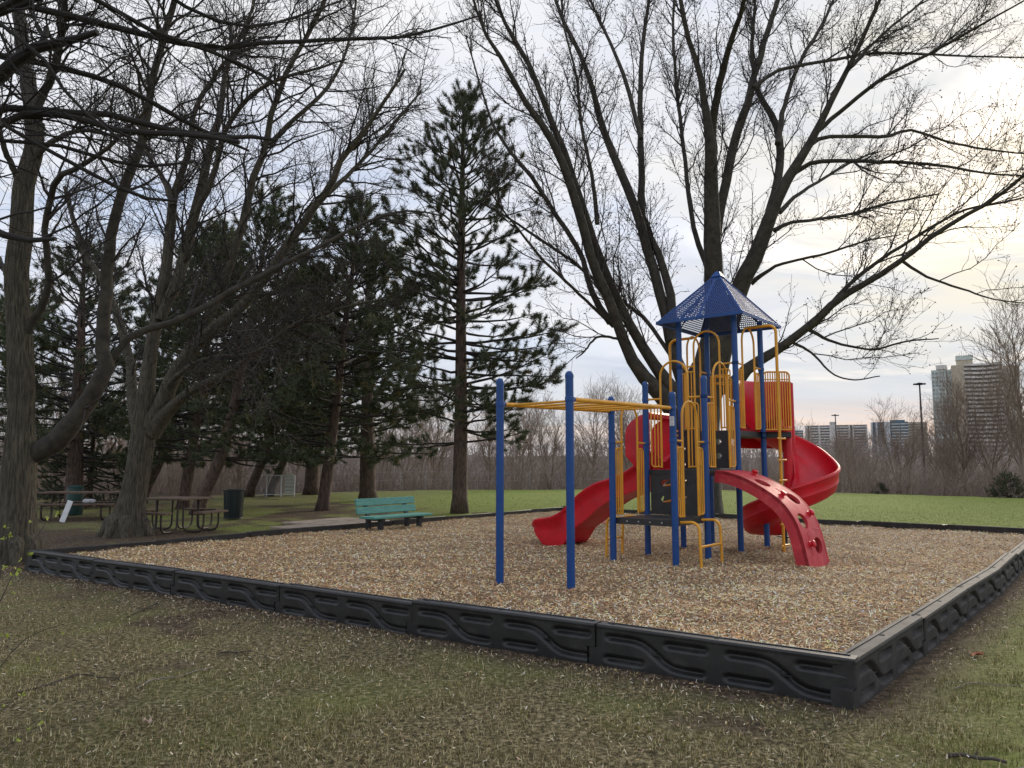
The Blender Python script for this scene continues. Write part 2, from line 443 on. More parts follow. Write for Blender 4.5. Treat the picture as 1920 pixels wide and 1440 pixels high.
def crest(x, y):
    r = np.clip(x / np.maximum(y, .1), -1.4, 1.4)
    return np.interp(r, [-1.4, -.68, -.4, -.25, -.04, .24, .45, .66, 1.4], [40, 36, 38, 44, 48, 48, 42, 36, 30])
def gz(x, y):
    x = np.asarray(x, float); y = np.asarray(y, float)
    dd = np.where(y > 0, y, 0); cr = crest(x, y)
    over = np.clip(dd - cr, 0, None)
    z = -6.5 * (1 - np.exp(-(over / 26) ** 2))
    z += 11.0 * np.clip((over - 70) / 160, 0, 1) ** 1.0 * (over > 70)
    z += np.clip(over - 150, 0, 2000) * .001
    near = np.clip(1 - over / 3, 0, 1)
    z += near * (.02 * (fbm(x * .9, y * .9, 3) - .5) + .012 * (vnoise(x * 5, y * 5, 9) - .5)) * np.clip((np.hypot(x, y)) / 2, 0, 1)
    z += (1 - near) * (fbm(x * .06, y * .06, 5) - .5) * 2.0
    return z

def lush_dirt(x, y):
    P = np.stack([x, y], 1); ed = edge_dist(P); ins = inside(P)
    n1 = fbm(x * .35 + 9, y * .35 + 4, 21); n2 = fbm(x * 1.3, y * 1.3, 31)
    A, B = PL[0], PL[9]
    # signed side of the far-left border (positive beyond it, i.e. left/back)
    side = ((x - A[0]) * (B[1] - A[1]) - (y - A[1]) * (B[0] - A[0])) / np.hypot(*(B - A)) * -1
    cross_far = ((x - PL[8][0]) * (PL[9][1] - PL[8][1]) - (y - PL[8][1]) * (PL[9][0] - PL[8][0])) / np.hypot(*(PL[9] - PL[8]))
    beyond = (cross_far > 0) | ((side > 0) & (y > 18))
    field = np.clip((y - 17 + .15 * x + (x + 2) * .35) / 7, 0, 1) * ((side > -1) | (cross_far > -.5))
    field = np.where((cross_far > 0) & (x > 1), 1, field)
    lush = np.where(field > 0, .40 + .60 * field, .31)
    lush = lush + (n1 - .5) * .35 + (n2 - .5) * .25
    right = np.clip((x - 2.2 - .78 * (y - 5)) , 0, 1); lush += np.where(y < 20, .28 * right, 0)
    leftz = (side > 0) & (x < -2)
    lush = np.where(leftz, np.clip(.52 + (n1 - .5) * .5 + (n2 - .5) * .2 + np.clip((x + 9) * .03, -.1, .25), .0, 1), lush)
    dirt = np.clip(1 - ed / (.45 + .6 * n2), 0, 1) * .85
    dirt = np.where(leftz, np.clip(1.45 - ed / (1.3 + 2.6 * n1), 0, 1), dirt)
    dirt = np.where(leftz, np.maximum(dirt, np.clip((fbm(x * .45 + 11, y * .45, 88) - .48) * 5, 0, .8)), dirt)
    dirt = np.where(cross_far > 0, np.clip(1 - ed / .25, 0, 1) * .5, dirt)
    fl = np.clip((-x - .8) / 3, 0, 1) * (y < 12) * np.clip((n1 - .35) * 3.2, 0, 1)
    dirt = np.maximum(dirt, fl * .75 * (side < 0))
    dirt = np.maximum(dirt, np.clip((fbm(x * .8 + 40, y * .8, 77) - .55) * 4, 0, .7) * (cross_far < 0) * np.where(x > 1.5, .35, 1))
    for (tx, ty, rr) in ((-7.95, 12.24, 1.4), (-8.38, 16.78, 1.6), (-7.5, 17.4, 1.5), (-12.5, 21.8, 1.8)):
        dirt = np.maximum(dirt, np.clip(1.25 - np.hypot(x - tx, y - ty) / rr, 0, 1))
    over = y - crest(x, y)
    dirt = np.where((over > 0) & (y > 5), 1, dirt); lush = np.where((over > 0) & (y > 5), 0, lush)
    return np.clip(lush, 0, 1), np.clip(dirt, 0, 1)

def ground():
    az = np.concatenate([np.linspace(-42, 42, 220), np.linspace(42, 318, 60)[1:-1]])
    az = np.radians(az)
    r = np.concatenate([[.02], np.linspace(.5, 14, 110), np.geomspace(14.2, 60, 70)[0:], np.geomspace(62, 3500, 70)])
    AZ, RR = np.meshgrid(az, r, indexing='ij')
    X = RR * np.sin(AZ); Y = RR * np.cos(AZ)
    Z = gz(X.ravel(), Y.ravel())
    lu, di = lush_dirt(X.ravel(), Y.ravel())
    far = np.clip((Y.ravel() - crest(X.ravel(), Y.ravel())) / 4, 0, 1) * (Y.ravel() > 5)
    a, b = X.shape
    i = np.arange(a)[:, None]; j = np.arange(b - 1)[None]; i2 = (i + 1) % a
    F = np.stack([i * b + j, i2 * b + j, i2 * b + j + 1, i * b + j + 1], -1).reshape(-1, 4)[:, ::-1]
    m_ = bpy.data.materials.new("park_ground"); m_.use_nodes = True
    nt = m_.node_tree; N = nt.nodes; L = nt.links; bs = N["Principled BSDF"]
    bs.inputs["Roughness"].default_value = .95; bs.inputs["Specular IOR Level"].default_value = .15
    at = N.new("ShaderNodeAttribute"); at.attribute_name = "tint"
    sp = N.new("ShaderNodeSeparateColor"); L.new(at.outputs["Color"], sp.inputs[0])
    tc = N.new("ShaderNodeTexCoord")
    def noise(sc, det=6, ro=.65, st=(1, 1, 1)):
        mp = N.new("ShaderNodeMapping"); L.new(tc.outputs["Object"], mp.inputs[0]); mp.inputs["Scale"].default_value = st
        n = N.new("ShaderNodeTexNoise"); L.new(mp.outputs[0], n.inputs["Vector"])
        n.inputs["Scale"].default_value = sc; n.inputs["Detail"].default_value = det; n.inputs["Roughness"].default_value = ro
        return n.outputs[0]
    def ramp(f, stops):
        rr_ = N.new("ShaderNodeValToRGB"); L.new(f, rr_.inputs[0])
        while len(rr_.color_ramp.elements) < len(stops): rr_.color_ramp.elements.new(.5)
        for e, (p, c) in zip(rr_.color_ramp.elements, stops): e.position = p; e.color = (*c, 1)
        return rr_.outputs[0]
    def mix(f, a_, b_):
        n = N.new("ShaderNodeMix"); n.data_type = 'RGBA'
        if isinstance(f, float): n.inputs[0].default_value = f
        else: L.new(f, n.inputs[0])
        L.new(a_, n.inputs[6]); L.new(b_, n.inputs[7]); return n.outputs[2]
    def mth(op, a_, b_):
        n = N.new("ShaderNodeMath"); n.operation = op; n.use_clamp = True
        for q, v in enumerate((a_, b_)):
            if isinstance(v, float): n.inputs[q].default_value = v
            else: L.new(v, n.inputs[q])
        return n.outputs[0]
    fine = noise(26, 8, .75)
    dull = ramp(fine, [(.40, (.030, .024, .013)), (.50, (.135, .112, .056)), (.60, (.36, .30, .17))])
    lushc = ramp(noise(7, 8, .7, (1, 2.4, 1)), [(.35, (.155, .195, .040)), (.50, (.20, .245, .052)), (.66, (.25, .285, .075))])
    dirtc = ramp(noise(14, 8, .75), [(.38, (.030, .021, .014)), (.50, (.085, .060, .040)), (.62, (.19, .14, .10))])
    lf = mth('ADD', mth('MULTIPLY', mth('SUBTRACT', noise(1.1, 5, .6), .5), .8), sp.outputs[0])
    c = mix(ramp_f := ramp(lf, [(.30, (0, 0, 0)), (.80, (1, 1, 1))]), dull, lushc)
    df = mth('ADD', mth('MULTIPLY', mth('SUBTRACT', noise(3.0, 6, .7), .5), .9), sp.outputs[1])
    c = mix(ramp(df, [(.35, (0, 0, 0)), (.75, (1, 1, 1))]), c, dirtc)
    farc = ramp(noise(.12, 8, .7), [(.35, (.075, .058, .045)), (.65, (.125, .10, .08))])
    c = mix(sp.outputs[2], c, farc)
    L.new(c, bs.inputs["Base Color"])
    bp = N.new("ShaderNodeBump"); bp.inputs["Strength"].default_value = .8; bp.inputs["Distance"].default_value = .03
    L.new(noise(22, 8, .75), bp.inputs["Height"]); L.new(bp.outputs[0], bs.inputs["Normal"])
    me = mesh_from("ground", np.stack([X.ravel(), Y.ravel(), Z], 1), [F], [m_], True, col=np.stack([lu, di, far], 1))
    link("ground", me, kind='structure')
ground()

def view_ok(P, pad=.06):
    """keep what stands in or near the frame"""
    y = P[:, 1]; return (y > .5) & (np.abs(P[:, 0]) < y * (.676 + pad) + .3)

# ---------------------------------------------------------------- chip surface and chips
def chip_h(x, y):
    z = CHIP_Z + .06 * (fbm(x * .8, y * .8, 51) - .5) + .035 * (vnoise(x * 2.3, y * 2.3, 52) - .5) + .012 * (vnoise(x * 7, y * 7, 53) - .5)
    for (a, b, r, d) in ((.55, 13.25, .55, -.05), (4.45, 10.75, .6, -.05), (3.9, 12.9, .6, -.04), (.3, 9.3, .9, -.03), (-.14, 8.85, .16, .022), (.64, 8.4, .16, .022), (2.18, 10.26, .16, .022), (1.43, 10.88, .16, .02)):
        z = z + d * np.exp(-((x - a) ** 2 + (y - b) ** 2) / r ** 2)
    return z
def chip_bed():
    n = 220
    gx = np.linspace(-7.4, 10.6, n); gy = np.linspace(4.8, 23.4, n)
    X, Y = np.meshgrid(gx, gy, indexing='ij'); P = np.stack([X.ravel(), Y.ravel()], 1)
    mb = MB()
    # polygon fan refined by clipping a grid to the outline: shrink vertices to the outline
    ins = inside(P, PLI).reshape(n, n)
    Z = chip_h(X, Y)
    i, j = np.meshgrid(np.arange(n - 1), np.arange(n - 1), indexing='ij')
    q = np.stack([i * n + j, (i + 1) * n + j, (i + 1) * n + j + 1, i * n + j + 1], -1).reshape(-1, 4)
    keep = ins.ravel()[q].sum(1) >= 1
    q = q[keep]
    V = np.stack([X.ravel(), Y.ravel(), Z.ravel()], 1)
    out = ~inside(P, PLI)
    used = np.unique(q); sel = used[out[used]]
    for k in sel:   # pull the fringe vertices onto the outline
        p = P[k]; best = None
        for a in range(len(PL)):
            A, B = PLI[a], PLI[(a + 1) % len(PL)]; ab = B - A; t = min(1, max(0, (p - A) @ ab / (ab @ ab))); c = A + t * ab
            d = np.linalg.norm(p - c)
            if best is None or d < best[0]: best = (d, c)
        V[k, :2] = best[1]
    re = np.full(len(V), -1); re[used] = np.arange(len(used))
    m_ = bpy.data.materials.new("wood_chip_bed"); m_.use_nodes = True
    nt = m_.node_tree; N = nt.nodes; L = nt.links; bs = N["Principled BSDF"]; bs.inputs["Roughness"].default_value = .9; bs.inputs["Specular IOR Level"].default_value = .2
    tc = N.new("ShaderNodeTexCoord"); vo = N.new("ShaderNodeTexVoronoi"); vo.inputs["Scale"].default_value = 42
    mp = N.new("ShaderNodeMapping"); L.new(tc.outputs["Object"], mp.inputs[0]); mp.inputs["Scale"].default_value = (1, 2.2, 1)
    nz = N.new("ShaderNodeTexNoise"); nz.inputs["Scale"].default_value = 3; L.new(tc.outputs["Object"], nz.inputs["Vector"])
    L.new(mp.outputs[0], vo.inputs["Vector"])
    sp = N.new("ShaderNodeSeparateColor"); L.new(vo.outputs["Color"], sp.inputs[0])
    r = N.new("ShaderNodeValToRGB"); L.new(sp.outputs[0], r.inputs[0])
    st = [(.0, (.05, .030, .018)), (.3, (.15, .095, .055)), (.6, (.33, .23, .135)), (1., (.52, .39, .24))]
    while len(r.color_ramp.elements) < 4: r.color_ramp.elements.new(.5)
    for e, (p, c) in zip(r.color_ramp.elements, st): e.position = p; e.color = (*c, 1)
    L.new(r.outputs[0], bs.inputs["Base Color"])
    bp = N.new("ShaderNodeBump"); bp.inputs["Strength"].default_value = .9; bp.inputs["Distance"].default_value = .02
    L.new(sp.outputs[1], bp.inputs["Height"]); L.new(bp.outputs[0], bs.inputs["Normal"])
    me = mesh_from("wood_chip_surface", V[used], [re[q]], [m_], True)
    link("wood_chip_surface", me, kind='structure')

def flakes(P, z, length, width, rng, tilt=.35, cols=None, colvar=.25):
    n = len(P); a = rng.uniform(0, 2 * np.pi, n); L_ = rng.uniform(*length, n) / 2; W_ = rng.uniform(*width, n) / 2
    t1 = rng.normal(0, tilt, n); t2 = rng.normal(0, tilt * 1.3, n)
    d = np.stack([np.cos(a) * np.cos(t1), np.sin(a) * np.cos(t1), np.sin(t1)], 1)
    s = np.stack([-np.sin(a) * np.cos(t2), np.cos(a) * np.cos(t2), np.sin(t2)], 1)
    c = np.c_[P, z + np.abs(np.sin(t1)) * L_ * .6 + np.abs(np.sin(t2)) * W_ * .6 + rng.uniform(0, .014, n)]
    tp = rng.uniform(.3, 1, n)[:, None]
    V = np.stack([c - d * L_[:, None] - s * W_[:, None] * tp, c + d * L_[:, None] - s * W_[:, None], c + d * L_[:, None] * .92 + s * W_[:, None] * tp, c - d * L_[:, None] * .95 + s * W_[:, None]], 1)
    F = np.arange(n * 4).reshape(n, 4)
    pick = rng.integers(0, len(cols), n); base = np.array(cols)[pick] * (1 + rng.normal(0, colvar, (n, 1))).clip(.4, 1.7)
    return V.reshape(-1, 3), F, np.repeat(base.clip(0, .9), 4, 0)

CHIPC = [(.50, .37, .21), (.42, .30, .17), (.60, .48, .31), (.22, .14, .08), (.14, .09, .055), (.36, .24, .14), (.68, .57, .40), (.10, .065, .042), (.50, .36, .15), (.48, .32, .22)]
def chips():
    rng = np.random.default_rng(5)
    N_ = 760000
    P = np.stack([rng.uniform(-7.3, 10.5, N_), rng.uniform(4.9, 23.3, N_)], 1)
    d = np.hypot(P[:, 0], P[:, 1]); keep = rng.random(N_) < np.clip((6.2 / d) ** 1.35, .12, 1)
    keep &= view_ok(P, .03)
    P = P[keep]; P = P[inside(P)]; P = P[inside(P, PLI)]
    d = np.hypot(P[:, 0], P[:, 1])
    z = chip_h(P[:, 0], P[:, 1])
    V, F, col = flakes(P, z, (.016, .052), (.005, .011), rng, .36, CHIPC)
    # larger pale patches
    k = np.repeat(.62 + .50 * fbm(P[:, 0] * .5 + 3, P[:, 1] * .5, 61) + .35 * fbm(P[:, 0] * 1.9, P[:, 1] * 1.9, 62), 4)[:, None]
    chip_tone = np.ones(len(P))  # darker chips in the foot hollows and in a patch beneath the decks
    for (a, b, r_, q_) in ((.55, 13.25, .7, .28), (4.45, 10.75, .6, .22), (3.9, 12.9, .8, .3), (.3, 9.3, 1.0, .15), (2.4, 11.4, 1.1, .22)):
        chip_tone -= q_ * np.exp(-((P[:, 0] - a) ** 2 + (P[:, 1] - b) ** 2) / r_ ** 2)
    k = k * np.repeat(chip_tone, 4)[:, None]
    me = mesh_from("wood_chips", V, [F], [M['chip']], False, col=(col * k * 1.88 * np.array([1.17, 1.0, .95])).clip(0, .88))
    link("wood_chips", me, kind='stuff')
    print("chips", len(P))
    # chips spilled on the grass
    n = 190000; P = np.stack([rng.uniform(-8, 9, n), rng.uniform(2.4, 13, n)], 1)
    P = P[~inside(P)]; P = P[view_ok(P)]; e = edge_dist(P); d = np.hypot(P[:, 0], P[:, 1])
    n1 = fbm(P[:, 0] * .6, P[:, 1] * .6, 71)
    pr = .20 * (4 / np.maximum(d, 3)) * np.clip(n1 * 3.4 - .8, .1, 2) + 1.0 * np.exp(-e / .22) * (n1 > .38) + .45 * np.exp(-e / .7) * (P[:, 0] < 2)
    keep = (rng.random(len(P)) < pr) & (e > .1); P = P[keep]
    V, F, col = flakes(P, gz(P[:, 0], P[:, 1]) + .012, (.008, .032), (.003, .009), rng, .4, CHIPC + [(.60, .54, .42), (.55, .50, .42), (.6, .5, .36)])
    me = mesh_from("spilled_wood_chips", V, [F], [M['chip']], False, col=col)
    link("spilled_wood_chips", me, kind='stuff')
chip_bed(); chips()

def grass():
    rng = np.random.default_rng(6)
    def blades(P, hgt, wid, lean, cols, colw, name, var=.25):
        n = len(P); a = rng.uniform(0, 2 * np.pi, n); h = rng.uniform(*hgt, n); w = rng.uniform(*wid, n) / 2
        le = np.abs(rng.normal(0, lean, n)); b = rng.uniform(0, 2 * np.pi, n)
        z = gz(P[:, 0], P[:, 1])
        base = np.c_[P, z - .004]; side = np.stack([np.cos(a) * w, np.sin(a) * w, np.zeros(n)], 1)
        tip = base + np.stack([np.cos(b) * np.sin(le) * h, np.sin(b) * np.sin(le) * h, np.cos(le) * h], 1)
        V = np.stack([base - side, base + side, tip], 1).reshape(-1, 3)
        lu, di = lush_dirt(P[:, 0], P[:, 1])
        cw = np.array(colw, float)
        pick = np.where(rng.random(n) < lu * .85 + .05, rng.choice(cw[0], n), rng.choice(cw[1], n)).astype(int)
        c = np.array(cols)[pick] * (1 + rng.normal(0, var, (n, 1))).clip(.4, 1.8)
        me = mesh_from(name, V, [np.arange(n * 3).reshape(n, 3)], [M['blade']], False, col=np.repeat(c.clip(0, .8), 3, 0))
        link(name, me, kind='stuff'); print(name, n)
    N_ = 900000
    d = 2.6 * (16 / 2.6) ** rng.random(N_); x = rng.uniform(-.78, .78, N_) * d
    P = np.stack([x, d], 1)
    P = P[~inside(P)]; e = edge_dist(P); P = P[e > .07]
    lu, di = lush_dirt(P[:, 0], P[:, 1])
    keep = rng.random(len(P)) < np.clip((1.05 - di) * (.55 + .5 * lu), .08, 1)
    keep &= rng.random(len(P)) < .20 + .55 * (fbm(P[:, 0] * 3.2, P[:, 1] * 3.2, 81) > .47)
    P = P[keep]
    cols = [(.105, .11, .026), (.155, .155, .04), (.23, .21, .06), (.46, .38, .20), (.30, .235, .12), (.62, .54, .32), (.17, .12, .065)]
    blades(P, (.012, .055), (.003, .007), 1.3, cols, [[0, 1, 1, 2], [3, 4, 5, 6]], "short_grass")
    # tufts against the border on the right
    n = 9000; P = np.stack([rng.uniform(1.6, 7, n), rng.uniform(4.5, 11, n)], 1); P = P[~inside(P)]
    e = edge_dist(P); n1 = fbm(P[:, 0] * 2.2, P[:, 1] * 2.2, 91); P = P[(e > .11) & (e < .32) & (n1 > .5)]
    blades(P, (.03, .09), (.004, .007), .5, cols, [[0, 1, 1, 2], [1, 2, 2, 3]], "grass_tufts_along_border")
    # far lawn
    n = 220000; d = 17 * (48 / 17) ** rng.random(n); P = np.stack([rng.uniform(-.72, .72, n) * d, d], 1)
    P = P[~inside(P)]; e = edge_dist(P); P = P[(e > .15) & (P[:, 1] < crest(P[:, 0], P[:, 1]) + 1)]
    lu, di = lush_dirt(P[:, 0], P[:, 1]); P = P[(lu * (1 - di)) > rng.random(len(P)) * .8]
    colf = [(.17, .215, .042), (.20, .25, .052), (.23, .275, .065), (.27, .29, .095), (.155, .18, .05)]
    blades(P, (.015, .035), (.008, .016), .8, colf, [[0, 1, 1, 2], [2, 3, 4, 4]], "lawn_grass", .08)
grass()

# ---------------------------------------------------------------- border of plastic panels
def panel_mesh(L=1.83, T=.14, H=.30):
    nx = 116
    def depth(x, z):
        u = np.mod(x - .02, L / 2); k = (L / 2) / .9; u = u / k
        def seg(ax, ay, bx, by, hw):
            t = np.clip(((u - ax) * (bx - ax) + (z - ay) * (by - ay)) / ((bx - ax) ** 2 + (by - ay) ** 2), 0, 1)
            return np.hypot(u - ax - t * (bx - ax), z - ay - t * (by - ay)) - hw - .007
        sdf = seg(.09, .222, .27, .222, .026)
        pts = [(.27, .222), (.34, .212), (.40, .185), (.46, .145), (.52, .105), (.58, .082), (.66, .074)]
        for a, b in zip(pts[:-1], pts[1:]): sdf = np.minimum(sdf, seg(*a, *b, .026))
        sdf = np.minimum(sdf, seg(.66, .074, .79, .074, .026))
        sdf = np.minimum(sdf, seg(.55, .224, .81, .224, .026)); sdf = np.minimum(sdf, seg(.08, .080, .34, .080, .026))
        dd = np.clip(-sdf / .030, 0, 1)
        return .040 * dd * dd * (3 - 2 * dd)
    V = []; F = []
    mb = MB()
    def block(x0, x1, z0, z1, nz):
        xs = np.linspace(x0, x1, nx); zs = np.linspace(z0, z1, nz)
        X, Z = np.meshgrid(xs, zs, indexing='ij')
        edge = np.minimum(np.minimum(X - x0, x1 - X), (Z - z0) if z0 < .01 else (z1 - Z))
        rnd = .008 * np.clip(1 - edge / .010, 0, 1) ** 2
        lip = np.where(Z > H - .022, -.004, 0) if z1 >= H else 0
        Y = depth(X, Z) + rnd + lip
        mb.grid(np.stack([X, Y, Z], -1)[:, :, :])
        # closing box: back, ends, top, bottom
        b = np.array([[x0, .008, z0], [x1, .008, z0], [x1, .008, z1], [x0, .008, z1], [x0, T, z0], [x1, T, z0], [x1, T, z1], [x0, T, z1]], float)
        return b
    hz = H / 2 - .008
    for (x0, x1, z0, z1, nz) in ((-.065, L - .075, 0, hz, 20), (0, L - .008, hz, H, 20)):
        b = block(x0, x1, z0, z1, nz)
        # bevelled top edge at the back and the front
        mb.add(b, [(4, 7, 6, 5), (0, 4, 5, 1), (0, 3, 7, 4), (1, 5, 6, 2), (3, 2, 6, 7)])
    mb.box((L / 2, T / 2, hz + .002), (L - .03, T - .03, .012))
    # raised channel along the top and stake holes
    mb.box((L / 2, T * .74, H + .004), (L - .10, .018, .008), bev=.003)
    nq = mb.n
    me = mb.mesh("border_panel", [M['border'], M['hole']], True)
    me.set_sharp_from_angle(angle=math.radians(50))
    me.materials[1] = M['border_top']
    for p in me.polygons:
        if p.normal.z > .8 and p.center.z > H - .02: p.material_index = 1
    return me
def stake_mesh():
    mb = MB(); mb.lathe([(0, .302), (.016, .302), (.019, .3035), (.022, .3005)], 14); return mb.mesh("stake", [M['hole']], True)

border = thing("playground_border", "low black moulded plastic border of interlocking panels round the wood chip play area", "border", (0, 0, 0))
pm = panel_mesh(); sm = stake_mesh()
pm_right = pm.copy(); pm_right.materials[0] = M['border_side']; pm_right.materials[1] = M['border_top_side']
def run(pts, mesh, first=0):
    for k in range(len(pts) - 1):
        a, b = np.array(pts[k]), np.array(pts[k + 1]); d = b - a; L = np.linalg.norm(d)
        z = -.035 + random.uniform(-.012, .014)
        o = link("panel", mesh, border, (a[0], a[1], z)); o.rotation_euler = (random.uniform(-.03, .03), random.uniform(-.007, .007), math.atan2(d[1], d[0]))
        o.scale = (L / 1.83, 1, 1.10)
        for t in (.06, .5):
            s = link("stake", sm, o, ((1.83 * t), .075, 0))
def div(a, b, n):
    a, b = np.array(a), np.array(b); j = [0] + [random.uniform(-.02, .02) for _ in range(n - 1)] + [0]
    nrm = np.array([-(b - a)[1], (b - a)[0]]); nrm /= np.linalg.norm(nrm)
    return [a + (b - a) * i / n + nrm * j[i] for i in range(n + 1)]
run(div(PL[0], PL[1], 6), pm)
run([PL[1]] + [PL[k] for k in (2, 3, 4, 5, 6, 7, 8)], pm_right)
run(div(PL[8], PL[9], 7), pm)
run(div(PL[9], PL[0], 8), pm)

# ---------------------------------------------------------------- play structure
TH = math.radians(50.7); W_ = .97
LA = [0.0, .99, 2.16, 3.24]
PS = thing("play_structure", "blue and yellow climbing frame with monkey bars, two red slides and a blue roof", "climbing frame", (1.43, 10.88, CHIP_Z), TH - math.pi / 2)
def w2l(x, y):
    dx, dy = x - 1.43, y - 10.88
    return (dx * math.sin(TH) - dy * math.cos(TH), dx * math.cos(TH) + dy * math.sin(TH))
Z1, Z2, Z3 = .60, 1.27, 1.89
def post(x, y, h, r=.046, cap=True, lab=None):
    mb = MB()
    if cap: prof = [(r, -.3), (r, h - .05), (r * 1.08, h - .05), (r * 1.08, h - .02), (r * .9, h + .005), (r * .5, h + .022), (.001, h + .027)]
    else: prof = [(r, -.3), (r, h)]
    mb.lathe(prof, 20)
    o = mb.build("post", M['blue'], PS, smooth=True, loc=(x, y, 0))
    if lab: o["label"] = lab
    return o
ax, ay = w2l(-.14, 8.85); bx, by = w2l(.64, 8.40)
pA = post(ax, ay, 2.33); pB = post(bx, by, 2.36)
pC = post(0, 0, 2.30); pD = post(W_, 0, 2.31); post(0, LA[1], 2.60); post(W_, LA[1], 2.62)
for (x, y) in ((0, LA[2]), (W_, LA[2]), (W_, LA[3]), (0, LA[3])): post(x, y, 3.78, cap=False)
# white label with print on the right front post
mb = MB(); mb.box((0, 0, 0), (.062, .004, .13)); st = mb.build("sticker", M['white'], pD, loc=(.012, -.0475, 1.93))
st.rotation_euler = (0, 0, .25)
mb = MB()
for k in range(6): mb.box((0, -.0028, .045 - k * .018 - (.012 if k > 2 else 0)), (.044 - .006 * (k % 2), .001, .006))
mb.build("print_lines", M['print'], st)

def arc(c, r, a0, a1, n, ux, uz):
    c = np.array(c, float); ux = np.array(ux, float); uz = np.array(uz, float)
    return [c + r * (math.cos(a) * ux + math.sin(a) * uz) for a in np.linspace(a0, a1, n)]
# monkey bars
zb = 2.07
def clamp(p, parent=PS, r=.0525):
    mb = MB(); mb.lathe([(.047, -.027), (r, -.022), (r, .022), (.047, .027)], 16); return mb.build("clamp", M['blue'], parent, smooth=True, loc=tuple(p))
mk = [((ax, ay, zb - .02), (0, 0, zb + .04)), ((bx, by, zb), (W_, 0, zb + .04))]
rails = []
for (p, q) in mk:
    p, q = np.array(p), np.array(q); d = unit(q - p)
    mb = MB(); mb.tube([p + d * .07, p + d * .3, q - d * .3, q - d * .06], .026, 12)
    r_ = mb.build("rail", M['yellow'], PS, smooth=True); rails.append((p, q)); clamp(p); clamp(q)
    for e, s in ((p, 1), (q, -1)):
        m2 = MB(); m2.tube([e + d * s * .045, e + d * s * .085], .031, 12); m2.build("collar", M['blue'], r_, smooth=True)
for t in np.linspace(.10, .90, 6):
    a = rails[0][0] * (1 - t) + rails[0][1] * t; b = rails[1][0] * (1 - t) + rails[1][1] * t
    mb = MB(); mb.tube([a, b], .0145, 8); mb.build("rung", M['yellow'], PS, smooth=True)
# decks
def deck(poly, z, name="deck"):
    mb = MB(); mb.prism(poly, z - .085, z); o = mb.build(name, M['deck'], PS)
    # perforation rows read as a raised lattice on top
    return o
e_ = .03
dk1 = deck([(e_, e_), (W_ - e_, e_), (W_ - e_, LA[1] - .05), (e_, LA[1] - .05)], Z1)
deck([(e_, LA[1] + .0), (W_ - e_, LA[1] + .0), (W_ - e_, LA[2] - .05), (e_, LA[2] - .05)], Z2)
x_ext, y_ext = w2l(4.68, 12.92)
deck([(e_, LA[2]), (W_ - e_, LA[2]), (W_ - e_, LA[3]), (x_ext + .14, y_ext - .18), (x_ext - .05, y_ext + .35), (.25, LA[3] + .45), (e_, LA[3])], Z3)
for k in range(4):
    m2 = MB(); m2.tube([(.22 + k * .18, .026, Z1 - .04), (.22 + k * .18, .018, Z1 - .04)], .012, 8); m2.build("bolt", M['steel'], dk1, smooth=True)
# step walls with slots between the decks
def step_wall(y, z0, z1):
    x0, x1 = .09, W_ - .09; ws = (.25, W_ - .25)
    zz = [z0 + .02, z0 + (z1 - z0) * .28, z0 + (z1 - z0) * .42, z0 + (z1 - z0) * .64, z0 + (z1 - z0) * .78, z1 - .087]
    root = None; mb = MB()
    th = .03
    mb.box(((x0 + ws[0]) / 2, y, (zz[0] + zz[-1]) / 2), (ws[0] - x0, th, zz[-1] - zz[0]))
    mb.box(((x1 + ws[1]) / 2, y, (zz[0] + zz[-1]) / 2), (x1 - ws[1], th, zz[-1] - zz[0]))
    for a, b in ((0, 1), (2, 3), (4, 5)):
        mb.box(((ws[0] + ws[1]) / 2, y, (zz[a] + zz[b]) / 2), (ws[1] - ws[0], th, zz[b] - zz[a]))
    # rounded slot ends
    for zc, h in (((zz[1] + zz[2]) / 2, zz[2] - zz[1]), ((zz[3] + zz[4]) / 2, zz[4] - zz[3])):
        for sx, xe in ((1, ws[0]), (-1, ws[1])):
            for sz in (1, -1):
                mb.box((xe + sx * .011, y, zc + sz * (h / 2 - .011)), (.03, th - .004, .03), ry=math.pi / 4)
    mb.build("step_wall", M['deck'], PS)
step_wall(LA[1] - .028, Z1, Z2); step_wall(LA[2] - .028, Z2, Z3)

